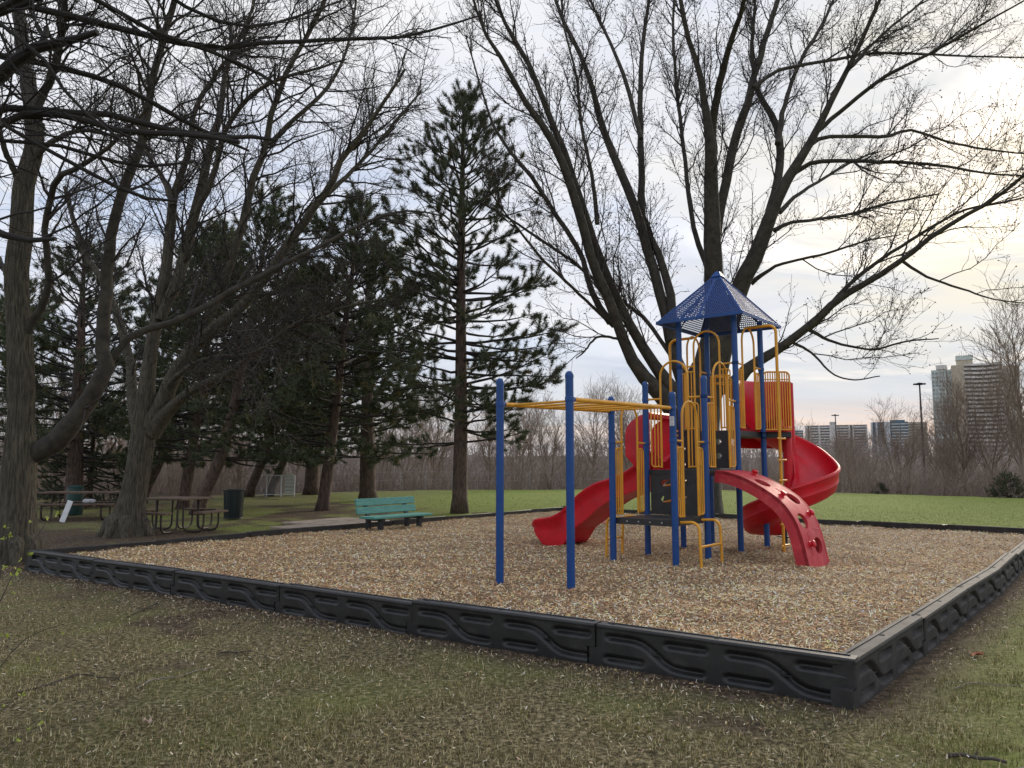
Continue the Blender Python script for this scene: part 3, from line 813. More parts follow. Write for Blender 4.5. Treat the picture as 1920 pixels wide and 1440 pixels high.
def entry(p0, p1, z, out=None, h=1.63):
    """yellow loop panel with an arched doorway between two posts"""
    p0 = np.array((*p0, z)); p1 = np.array((*p1, z)); d = p1 - p0; S = np.linalg.norm(d); u = d / S; up = np.array((0, 0, 1.0))
    t0, t1 = .27 * S, .73 * S; r = (t1 - t0) / 2; top = h - r
    mb = MB()
    pts = [p0 + u * t0 + up * .03, p0 + u * t0 + up * .5, p0 + u * t0 + up * (top - .05)] + arc(p0 + u * (t0 + r) + up * top, r, math.pi, 0, 15, u, up) + [p0 + u * t1 + up * (top - .05), p0 + u * t1 + up * .5, p0 + u * t1 + up * .03]
    mb.tube(pts, .0165, 10); root = mb.build("entry_arch", M['yellow'], PS, smooth=True)
    for sg, tp, te in ((1, t0, .075 * S + .02), (-1, t1, S - .075 * S - .02)):
        m2 = MB(); cr = .05; zt, zb_ = .98, .045; q = p0 + u * te; w = p0 + u * tp
        s_ = u * sg
        loop = [w + up * zt, q + s_ * cr + up * zt] + arc(q + s_ * cr + up * (zt - cr), cr, math.pi / 2, math.pi, 6, s_, up) + arc(q + s_ * cr + up * (zb_ + cr), cr, math.pi, 1.5 * math.pi, 6, s_, up) + [w + up * zb_]
        m2.tube(loop, .012, 8); m2.build("side_loop", M['yellow'], root, smooth=True)
        for f in (.36, .68):
            m3 = MB(); c_ = q * (1 - f) + w * f; m3.tube([c_ + up * zb_, c_ + up * zt], .010, 8); m3.build("bar", M['yellow'], root, smooth=True)
        m4 = MB(); pe = p0 if sg > 0 else p1
        m4.tube([w + up * 1.07, pe + s_ * .05 + up * 1.07], .015, 8); m4.build("connector", M['yellow'], root, smooth=True)
        cl = clamp(pe + up * 1.07, root)
    return root
entry((0, 0), (0, LA[1]), Z1); entry((W_, 0), (W_, LA[1]), Z1)
entry((0, LA[1]), (W_, LA[1]), Z2); entry((W_, LA[1]), (W_, LA[2]), Z2)
entry((0, LA[2]), (W_, LA[2]), Z3); entry((0, LA[2]), (0, LA[3]), Z3, h=1.66); entry((W_, LA[2]), (W_, LA[3]), Z3, h=1.70)

# picket guards
def pickets(p0, p1, z, n, h=1.02, name="picket_guard"):
    p0 = np.array((*p0, z)); p1 = np.array((*p1, z)); up = np.array((0, 0, 1.0)); d = p1 - p0; S = np.linalg.norm(d); u = d / S; cr = .07
    mb = MB()
    loop = [p0 + up * .04, p0 + up * (h - cr)] + arc(p0 + u * cr + up * (h - cr), cr, math.pi, math.pi / 2, 6, u, up) + arc(p1 - u * cr + up * (h - cr), cr, math.pi / 2, 0, 6, u, up) + [p1 + up * (h - cr), p1 + up * .04]
    mb.tube(loop, .015, 8); mb.tube([p0 + up * .04, p1 + up * .04], .013, 8); root = mb.build(name, M['yellow'], PS, smooth=True)
    for k in range(1, n):
        c_ = p0 + d * k / n; m2 = MB(); m2.tube([c_ + up * .04, c_ + up * (h - .012)], .010, 6); m2.build("bar", M['yellow'], root, smooth=True)
    m2 = MB(); m2.tube([p0 + up * (h - .13), p1 + up * (h - .13)], .010, 6); m2.build("bar", M['yellow'], root, smooth=True)
pickets((W_ + .03, LA[3]), (x_ext + .12, y_ext - .12), Z3, 11)
pickets((.05, LA[3]), (.42, LA[3]), Z3, 4)
pickets((0, LA[3] + .05), (.25, LA[3] + .44), Z3, 4)

# roof of perforated sheet
RC = np.array((W_ / 2, (LA[2] + LA[3]) / 2)); RK = 1.54
ze, za = 3.70, 4.60
hx, hy = W_ / 2 * RK, (LA[3] - LA[2]) / 2 * RK
cor = [np.array((RC[0] + sx * hx, RC[1] + sy * hy, ze)) for sx, sy in ((-1, -1), (1, -1), (1, 1), (-1, 1))]
apex = np.array((RC[0], RC[1], za))
roof_root = None
def roof_face(a, b):
    mb = MB(); nrow = 30; pitch = .036; th = .004
    for r in range(nrow):
        v0, v1 = r / nrow, (r + 1) / nrow
        L0, R0 = a + (apex - a) * v0, b + (apex - b) * v0; L1, R1 = a + (apex - a) * v1, b + (apex - b) * v1
        wd = np.linalg.norm(R0 - L0); n = max(1, int(wd / pitch))
        for k in range(n):
            q00, q10 = L0 + (R0 - L0) * k / n, L0 + (R0 - L0) * (k + 1) / n
            q01, q11 = L1 + (R1 - L1) * k / n, L1 + (R1 - L1) * (k + 1) / n
            solid = r < 1 or r > nrow * .86 or k == 0 or k == n - 1 or abs(k - n / 2 + .5) < .6
            if solid: mb.add([q00, q10, q11, q01], [(0, 1, 2, 3)])
            else:
                c_ = (q00 + q10 + q11 + q01) / 4; ex = (q10 - q00 + q11 - q01) / 4; ey = (q01 - q00 + q11 - q10) / 4
                s_ = .80
                H_ = [c_ + ex * s_ * math.cos(t) + ey * s_ * math.sin(t) for t in (math.radians(x) for x in (225, 315, 45, 135))]
                H_ = [c_ + (h - c_) * 1.0 for h in H_]
                mb.add([q00, q10, q11, q01] + H_, [(0, 1, 5, 4), (1, 2, 6, 5), (2, 3, 7, 6), (3, 0, 4, 7)])
    return mb
for k in range(4):
    a, b = cor[k], cor[(k + 1) % 4]
    o = roof_face(a, b).build("roof_panel", M['roof'], PS)
    m2 = MB(); m2.beam(a, b, .012, .055, bev=.003); m2.beam(a + (apex - a) * .0, apex, .03, .014, bev=.003)
    m2.build("roof_frame", M['blue'], o)
mb = MB(); mb.lathe([(.0, za + .035), (.05, za + .02), (.12, za - .06), (.13, za - .075)], 4, (0, 0, 0))
cp = mb.build("roof_cap", M['blue'], PS, loc=(apex[0], apex[1], 0)); cp.rotation_euler = (0, 0, math.pi / 4)
for (x, y) in ((0, LA[2]), (W_, LA[2]), (W_, LA[3]), (0, LA[3])):
    mb = MB(); mb.tube([(x, y, 3.74), (RC[0], RC[1], za - .10)], .02, 8); mb.build("roof_rafter", M['blue'], PS, smooth=True)

# T-rung climbing pole on the right, coil climber on the left
yc = (LA[2] + LA[3]) / 2; xo = W_ + .47
mb = MB(); r_ = .12; zt = Z3 + 1.70
top = [(W_, yc, zt), (W_ + .15, yc, zt)] + [tuple(p) for p in arc((xo - r_, yc, zt - r_), r_, math.pi / 2, 0, 8, (1, 0, 0), (0, 0, 1))] + [(xo, yc, 2.6), (xo, yc, 1.2), (xo, yc, -.2)]
mb.tube(top, .024, 12); tp = mb.build("climbing_pole", M['yellow'], PS, smooth=True)
for z in (.09, .42, .75, 1.10, 1.42, 1.76):
    m2 = MB(); m2.tube([(xo + .03, yc - .17, z), (xo, yc, z), (xo + .03, yc + .17, z)], .014, 8); m2.build("rung", M['yellow'], tp, smooth=True)
xl = -.45
mb = MB()
top = [(0, yc, zt - .06), (-.15, yc, zt - .06)] + [tuple(p) for p in arc((xl + r_, yc, zt - .06 - r_), r_, math.pi / 2, math.pi, 8, (1, 0, 0), (0, 0, 1))] + [(xl, yc, 2.6), (xl, yc, 1.2), (xl, yc, -.2)]
mb.tube(top, .024, 12); tp = mb.build("climbing_pole", M['yellow'], PS, smooth=True)
m2 = MB(); tt = np.linspace(0, 6.5 * 2 * math.pi, 140)
m2.tube(np.stack([xl + .22 * np.cos(tt), yc + .22 * np.sin(tt), .25 + tt / (2 * math.pi) * .27], 1), .015, 8); m2.build("coil", M['yellow'], tp, smooth=True)

# step ladders off the lowest deck
def step_ladder(x0, sx, y0, y1, reach=.27):
    root = None
    for y in (y0, y1):
        mb = MB(); r = .11
        pts = [(x0, y, Z1 - .03), (x0 + sx * (reach - r), y, Z1 - .02)] + [(x0 + sx * (reach - r + r * math.sin(a)), y, Z1 - .02 - r + r * math.cos(a)) for a in np.linspace(.1, math.pi / 2, 7)] + [(x0 + sx * (reach + .01), y, .2), (x0 + sx * (reach + .02), y, -.15)]
        mb.tube(pts, .019, 10); o = mb.build("ladder_rail", M['yellow'], PS, smooth=True); root = root or o
    mb = MB(); mb.tube([(x0 + sx * (reach + .008), y0, .26), (x0 + sx * (reach + .008), y1, .26)], .018, 10); mb.build("rung", M['yellow'], root, smooth=True)
step_ladder(W_ + .02, 1, .12, LA[1] - .22); step_ladder(-.02, -1, .30, .75)

# straight wavy slide off the middle deck (towards local -x)
def straight_slide():
    S = np.array([0, .15, .30, .50, .80, 1.05, 1.30, 1.53, 1.72, 1.93, 2.15, 2.32, 2.44])
    rim = np.array([1.56, 1.50, 1.36, 1.23, 1.12, 1.06, .93, .76, .58, .475, .44, .42, .33])
    bot = np.array([1.14, 1.08, .95, .88, .77, .62, .42, .27, .01, -.03, -.01, .16, .25])
    s = np.linspace(0, 2.44, 60); rz = np.interp(s, S, rim); bz = np.interp(s, S, bot)
    ker = np.ones(5) / 5
    rz = np.convolve(np.pad(rz, 2, 'edge'), ker, 'valid')
    fz = np.minimum(np.maximum(bz + .07, rz - .26), rz - .15)
    yc_ = (LA[1] + LA[2]) / 2 - .02; hw = .36
    G = []
    for k in range(60):
        endr = 1 - .35 * max(0, (s[k] - 2.25) / .19) ** 2
        h = hw * endr; x = -s[k] - .0
        sec = [(-h, bz[k]), (-h - .005, bz[k] + .04), (-h + .005, (bz[k] + rz[k]) / 2), (-h - .02, rz[k] - .085), (-h - .045, rz[k] - .06), (-h - .05, rz[k] - .02), (-h - .03, rz[k]), (-h + .01, rz[k] - .003), (-h + .035, rz[k] - .03),
               (-h + .06, fz[k] + .09), (-h + .11, fz[k] + .02), (-h + .2, fz[k]), (0, fz[k] - .005)]
        sec = sec + [(-a, b) for a, b in sec[-2::-1]]
        sec = sec + [(0, bz[k] + .005)]
        G.append([(x, yc_ + a, b) for a, b in sec])
    G = np.array(G); mb = MB(); mb.grid(G, closed_v=True)
    for q in (0, -1):
        c_ = G[q].mean(0); n = len(G[q]); mb.add(np.vstack([G[q], c_]), (), [(n, i, (i + 1) % n) if q else (n, (i + 1) % n, i) for i in range(n)])
    o = mb.build("straight_slide", M['red'], PS, smooth=True)
    # moulded hood round the entrance
    mb = MB(); t = np.linspace(0, 1, 24)
    for sg in (-1, 1):
        G2 = []
        for a in np.linspace(0, 1, 14):       # a: bottom to top
            z = Z2 + .02 + a * .86
            reach = .42 * (1 - max(0, (a - .55) / .47) ** 3) * min(1, .55 + a * 2)
            row = []
            for q in np.linspace(0, 1, 8): row.append((-.03 - reach * q, yc_ + sg * (hw + .12 - .05 * q), z))
            for q in np.linspace(1, 0, 8): row.append((-.03 - reach * q + (.0 if q < 1 else .0), yc_ + sg * (hw + .08 - .05 * q), z))
            G2.append(row)
        mb.grid(np.array(G2), closed_v=True)
    mb.box((-.06, yc_, Z2 + .84), (.10, .86, .12), bev=.03)
    mb.box((-.05, yc_ - .43, Z2 + .42), (.07, .09, .84), bev=.03); mb.box((-.05, yc_ + .43, Z2 + .42), (.07, .09, .84), bev=.03)
    mb.build("slide_hood", M['red'], o, smooth=True)
straight_slide()

# arched climber off the middle deck (towards local +x)
def arch_climber():
    S = np.array([0, .2, .44, .72, .95, 1.11, 1.21, 1.28, 1.31]); Z = np.array([1.262, 1.235, 1.155, 1.01, .845, .64, .40, .08, -.06])
    P = resample(np.stack([S, Z], 1), 90)
    T = np.gradient(P, axis=0); T /= np.linalg.norm(T, axis=1)[:, None]; Nn = np.stack([-T[:, 1], T[:, 0]], 1) * 1.0
    y0, y1 = LA[1] + .20, LA[1] + .20 + .84; nt = 44
    holes = [(.30, .36), (.50, .66), (.68, .34), (.86, .66)]
    v = np.linspace(0, 1, nt); L = np.linalg.norm(np.diff(P, axis=0), axis=1).sum()
    U, Vv = np.meshgrid(np.linspace(0, 1, 90), v, indexing='ij')
    U = U.copy(); Vv = Vv.copy()
    wdt = y1 - y0; ra, rb = .115, .155     # half sizes along / across in metres
    dele = np.zeros_like(U, bool)
    for hu, hv in holes:
        du = (U - hu) * L / ra; dv = (Vv - hv) * wdt / rb; rr_ = np.hypot(du, dv)
        dele |= rr_ < .88
        ringm = (rr_ >= .88) & (rr_ < 1.14)
        sc = 1 / np.maximum(rr_, 1e-6)
        U = np.where(ringm, hu + (U - hu) * sc, U); Vv = np.where(ringm, hv + (Vv - hv) * sc, Vv)
    def pt(u, v_, off):
        f = np.clip(u, 0, 1) * 89; i = np.clip(f.astype(int), 0, 88); w = f - i
        s = P[i, 0] * (1 - w) + P[i + 1, 0] * w; z = P[i, 1] * (1 - w) + P[i + 1, 1] * w
        n0 = Nn[i, 0] * (1 - w) + Nn[i + 1, 0] * w; n1 = Nn[i, 1] * (1 - w) + Nn[i + 1, 1] * w
        sg = np.where(n1 > -.2, 1, 1)
        return np.stack([W_ + .05 + s - n0 * off, y0 + v_ * wdt, z - n1 * off], -1)
    crown = .018 * np.sin(np.pi * Vv)
    top = pt(U, Vv, -crown * 0 + .0); und = pt(U, Vv, .045)
    n = 90 * nt
    i, j = np.meshgrid(np.arange(89), np.arange(nt - 1), indexing='ij')
    q = np.stack([i * nt + j, (i + 1) * nt + j, (i + 1) * nt + j + 1, i * nt + j + 1], -1).reshape(-1, 4)
    dq = dele.ravel()[q].any(1); keep = q[~dq]
    mb = MB(); mb.add(top.reshape(-1, 3), keep); mb.add(und.reshape(-1, 3), keep[:, ::-1])
    # walls round hole edges: edges used once
    from collections import Counter
    E = Counter(); 
    for f in keep:
        for a, b in zip(f, np.roll(f, -1)): E[(a, b)] += 1
    wall = [(b, a, a + n, b + n) for (a, b) in E if (b, a) not in E]
    F4 = np.array(wall); mb.F4.append(F4)   # indices already global (top first, underside second)
    # deep side skirts
    for v_, sg in ((0.0, -1), (1.0, 1)):
        G = []
        for k in range(90):
            a = pt(np.array(k / 89.), np.array(v_), -.004); b = pt(np.array(k / 89.), np.array(v_), .17)
            b[2] = max(b[2], -.1)
            G.append([a, b, b - np.array([0, sg * .03, 0]), a - np.array([0, sg * .03, 0])])
        mb.grid(np.array(G), closed_v=True)
    V = np.vstack(mb.V); F = np.vstack(mb.F4)
    used = np.unique(F); re = np.full(len(V), -1); re[used] = np.arange(len(used))
    me = mesh_from("arch_climber", V[used], [re[F]], [M['red_worn']], True); me.set_sharp_from_angle(angle=math.radians(40))
    root = link("arch_climber", me, PS)
    def knob(u, v_):
        p = pt(np.array(u), np.array(v_), 0.0); p2 = pt(np.array(u), np.array(v_), -.1); d = unit(p2 - p)
        m2 = MB()
        m2.lathe([(.045, -.01), (.05, .005), (.034, .015), (.03, .03), (.046, .045), (.05, .06), (.035, .078), (.001, .082)], 9)
        o = m2.build("hand_hold", M['red'], root, smooth=True, loc=tuple(p)); o.rotation_euler = Vector(d).to_track_quat('Z', 'Y').to_euler()
    for u, v_ in ((.17, .72), (.47, .26), (.64, .76), (.84, .26)): knob(u, v_)
    # seam grooves across and between the holes
    m3 = MB()
    for (ua, va, ub, vb) in ((.38, .5, .44, .5), (.74, .62, .76, 1.0), (.76, .30, .92, .30), (.55, .96, .56, 1.0)):
        pts = [pt(np.array(ua + (ub - ua) * t), np.array(va + (vb - va) * t), -.0015) for t in np.linspace(0, 1, 6)]
        m3.tube(pts, .004, 5)
    m3.build("seam", M['red'], root, smooth=True)
arch_climber()

# spiral slide
def spiral():
    cx, cy = w2l(4.75, 13.10)
    az = np.array([165, 150, 135, 90, 45, 20, 0, -30, -60, -90, -120, -150, -180, -205])
    rim = np.array([2.30, 2.28, 2.25, 2.06, 1.78, 1.58, 1.40, 1.28, 1.18, 1.06, .92, .76, .62, .55])
    A = np.linspace(165, -205, 110); R = np.interp(-A, -az, rim)
    R = np.convolve(np.pad(R, 4, 'edge'), np.ones(9) / 9, 'valid')
    base_az = math.degrees(TH) - 90      # local frame rotation
    G = []
    for a, z in zip(A, R):
        w = 1.0; hgt = .40
        if a > 60: hgt = .40
        ro = .80
        sec = [(.09, z - .06), (.12, z - .07), (.15, z - .22), (.20, z - .31), (.30, z - .345), (.48, z - .345), (.60, z - .32), (.70, z - .24), (.755, z - .10), (ro - .03, z - .01), (ro - .005, z + .008), (ro + .02, z), (ro + .03, z - .03), (ro + .015, z - .055),
               (ro + .0, z - .07), (ro - .01, z - .20), (ro - .005, z - .22), (ro - .012, z - .23), (ro - .05, z - .36), (ro - .12, z - .41), (.45, z - .43), (.2, z - .42), (.09, z - .40)]
        t = math.radians(a - base_az)
        G.append([(cx + r * math.cos(t), cy + r * math.sin(t), zz) for r, zz in sec])
    G = np.array(G); mb = MB(); mb.grid(G[:, ::-1], closed_v=True)
    for q in (0, -1):
        c_ = G[q][[5, 19]].mean(0); n = len(G[q]); mb.add(np.vstack([G[q], c_]), (), [(n, i, (i + 1) % n) for i in range(n)])
    root = mb.build("spiral_slide", M['red'], PS, smooth=True)
    mb = MB(); mb.lathe([(.075, .35), (.08, .9), (.075, 1.98), (.05, 2.0), (.001, 2.01)], 16); mb.build("slide_column", M['red'], root, smooth=True, loc=(cx, cy, 0))
    mb = MB(); mb.tube([(cx - .1, cy, .42), (cx - .1, cy, .06), (cx - .1, cy, -.2)], .04, 10); mb.box((cx - .1, cy, .12), (.22, .12, .02)); mb.build("slide_bracket", M['black_metal'], root)
    # hood sheet behind the pickets
    hp = [w2l(*p) for p in ((4.02, 13.32), (4.10, 13.55), (4.30, 13.76), (4.55, 13.86), (4.80, 13.80), (4.95, 13.62), (4.98, 13.50))]
    hp = resample(np.array(hp), 30); nn = np.gradient(hp, axis=0); nn = np.stack([-nn[:, 1], nn[:, 0]], 1); nn /= np.linalg.norm(nn, axis=1)[:, None]
    G = []
    for k in range(30):
        p = hp[k]; q = hp[k] + nn[k] * .05; zt_ = 2.87 - .10 * abs(k / 29 - .5) ** 4 * 16 * .5
        G.append([(*p, Z3 - .25), (*p, zt_ - .03), (*(p * .5 + q * .5), zt_), (*q, zt_ - .03), (*q, Z3 - .25)])
    mb = MB(); mb.grid(np.array(G), closed_v=True); mb.tube([(*hp[-1], Z3 - .6), (*hp[-1], 2.3), (*hp[-1], 2.80)], .055, 12); mb.build("slide_hood", M['red'], root, smooth=True)
spiral()
# ---------------------------------------------------------------- trees: traced limbs, grown twigs
def limb_from(px_list, dist, dspread, seed=None, k=20, wscale=1.0):
    """px_list: (px, py, width px); dist: distance at the root; dspread: change of distance at the tip"""
    n = len(px_list); P = []
    ln = [0.0]
    for a, b in zip(px_list[:-1], px_list[1:]): ln.append(ln[-1] + math.hypot(b[0] - a[0], b[1] - a[1]))
    for (x, y, w), s in zip(px_list, ln):
        t = s / ln[-1]; d = dist + dspread * t ** 1.2
        p = unp(x, y, d); P.append((*p, max(.008, w / FPX * d / 2 * wscale)))
    Q = resample(np.array(P), k)
    jit = np.random.default_rng(int(abs(px_list[0][0] * 7 + px_list[-1][1] * 3)) % 9999).normal(0, .012, (k, 3)); jit[0] = 0
    Q[:, :3] += jit * np.minimum(1, Q[:, 3:] * 12)
    return Q
def tree_build(name, label, base, trunk_pts, limbs, seed, barks, n1=260, n2=1500, n3=6000, l1=(1.2, 3.2), l2=(.5, 1.5), l3=(.18, .55), up=.3, twr=.0045, buds=0, group=None, rm1=.028, flare=None, sides=10, budsize=.03, cat="tree", a1=(22, 58)):
    rng = np.random.default_rng(seed)
    root = thing(name, label, cat, tuple(base), group=group)
    off = np.array(base)
    T = resample(np.array(trunk_pts), 30)
    mb = MB()
    if flare:
        # furrowed trunk: vertical ridges in the geometry itself
        Tf = resample(np.array(trunk_pts), 150); na = 96; th = np.arange(na) * 2 * np.pi / na
        hz_ = np.r_[0, np.cumsum(np.linalg.norm(np.diff(Tf[:, :3], axis=0), axis=1))]
        A_, H_ = np.meshgrid(th, hz_); uu = A_ / (2 * np.pi) * 30 + 1.2 * (vnoise(H_ * 2.2 + 5, A_ * 1.6, seed) - .5)
        w1 = np.abs(((uu + .8 * vnoise(H_ * 5 + 3, np.floor(uu) * 3.1, seed + 1)) % 1) - .5) * 2
        rid = np.clip(w1 * 1.7, 0, 1) * (.55 + .45 * vnoise(H_ * 9, np.floor(uu) * 1.7 + 3, seed + 2))
        rid[:, -1] = rid[:, 0] * .5 + rid[:, -2] * .5
        Rr_ = Tf[:, 3][:, None] + .020 * (rid - .6) + .018 * (vnoise(H_ * 1.3, A_ * 1.0, seed + 3) - .5)
        Tn = unit(np.gradient(Tf[:, :3], axis=0)); N1 = unit(np.cross(Tn, np.array([[1.0, 0, 0]]))); N2 = np.cross(Tn, N1)
        G = (Tf[:, :3] - off)[:, None] + Rr_[..., None] * (np.cos(A_)[..., None] * N1[:, None] + np.sin(A_)[..., None] * N2[:, None])
        mb.grid(G, closed_v=True)
    else: mb.tube(T[:, :3] - off, T[:, 3], 16, caps=True)
    if flare:
        # buttress roots
        for q in range(7):
            a = q * 2 * math.pi / 7 + rng.uniform(-.3, .3); r0 = T[0, 3]
            L = flare * rng.uniform(.8, 1.25)
            pts = [(T[4, :2] - off[:2]).tolist() + [.55], [T[0, 0] - off[0] + math.cos(a) * r0 * .62, T[0, 1] - off[1] + math.sin(a) * r0 * .62, .32], [T[0, 0] - off[0] + math.cos(a) * (r0 * .8 + L * .45), T[0, 1] - off[1] + math.sin(a) * (r0 * .8 + L * .45), .06], [T[0, 0] - off[0] + math.cos(a) * (r0 + L), T[0, 1] - off[1] + math.sin(a) * (r0 + L), -.10]]
            rs = [r0 * .30, r0 * .34, r0 * .22, r0 * .08]
            Q = resample(np.c_[np.array(pts), rs], 10); mb.tube(Q[:, :3], Q[:, 3], 10)
    mb.build("trunk", barks[0], root, smooth=True)
    LP = []; LR = []
    for l in limbs:
        mb = MB(); mb.tube(l[:, :3] - off, l[:, 3], sides, caps=True); mb.build("limb", barks[1], root, smooth=True)
        l2_ = resample(l, 20); LP.append(l2_[:, :3]); LR.append(l2_[:, 3])
    P = np.array(LP); R = np.array(LR)
    A, AR = grow(P, R, n1, rng, .12, .99, a1, l1, 7, up, .22, .5, .006, rm1, .14, .35)
    B, BR = grow(np.concatenate([A[:, :, :]]), AR, n2, rng, .1, 1, (25, 62), l2, 5, up * .8, .3, .55, .005, .011, .16, .3)
    # twigs also straight off the limbs
    Cc, CR = grow(A, AR, n3 // 3, rng, .1, 1, (30, 70), l3, 3, up * .5, .35, .6, twr * .8, twr * 1.5, .2, .1)
    D, DR = grow(B, BR, n3 - n3 // 3, rng, .05, 1, (25, 70), l3, 3, up * .5, .4, .7, twr * .75, twr * 1.3, .2, .1)
    V1, F1 = tubes_np(A - off, AR, 4)
    me = mesh_from("branches", V1, [F1], [barks[2]], True); link("branches", me, root, kind='stuff')
    VV = []; FF = []; n = 0
    for X, XR, s in ((B, np.maximum(BR, twr), 3), (Cc, np.maximum(CR, twr * .8), 3), (D, np.maximum(DR, twr * .8), 3)):
        v, f = tubes_np(X - off, XR, s); VV.append(v); FF.append(f + n); n += len(v)
    me = mesh_from("twigs", np.vstack(VV), [np.vstack(FF)], [barks[2]], True); link("twigs", me, root, kind='stuff')
    if buds:
        tips = np.vstack([Cc[:, -1], D[:, -1], Cc[:, 1], D[:, 1]]); dr = np.vstack([unit(Cc[:, -1] - Cc[:, -2]), unit(D[:, -1] - D[:, -2]), rng.normal(size=(len(Cc), 3)), rng.normal(size=(len(D), 3))])
        ix = rng.choice(len(tips), min(buds, len(tips)), replace=False); c = tips[ix] - off; d = unit(dr[ix] + rng.normal(0, .4, (len(ix), 3)))
        s = unit(np.cross(d, rng.normal(size=d.shape))); t = np.cross(d, s); L = rng.uniform(.6, 1.3, (len(ix), 1)) * budsize
        V = np.stack([c, c + d * L * .5 + s * L * .36, c + d * L * .5 - s * L * .2 + t * L * .32, c + d * L * .5 - s * L * .2 - t * L * .32, c + d * L * 1.15], 1).reshape(-1, 3)
        F = np.array([(0, 2, 1), (0, 3, 2), (0, 1, 3), (4, 1, 2), (4, 2, 3), (4, 3, 1)])
        F = (np.arange(len(ix))[:, None, None] * 5 + F[None]).reshape(-1, 3)
        me = mesh_from("buds", V, [F], [M['bud']], False); link("buds", me, root, kind='stuff')
    return root

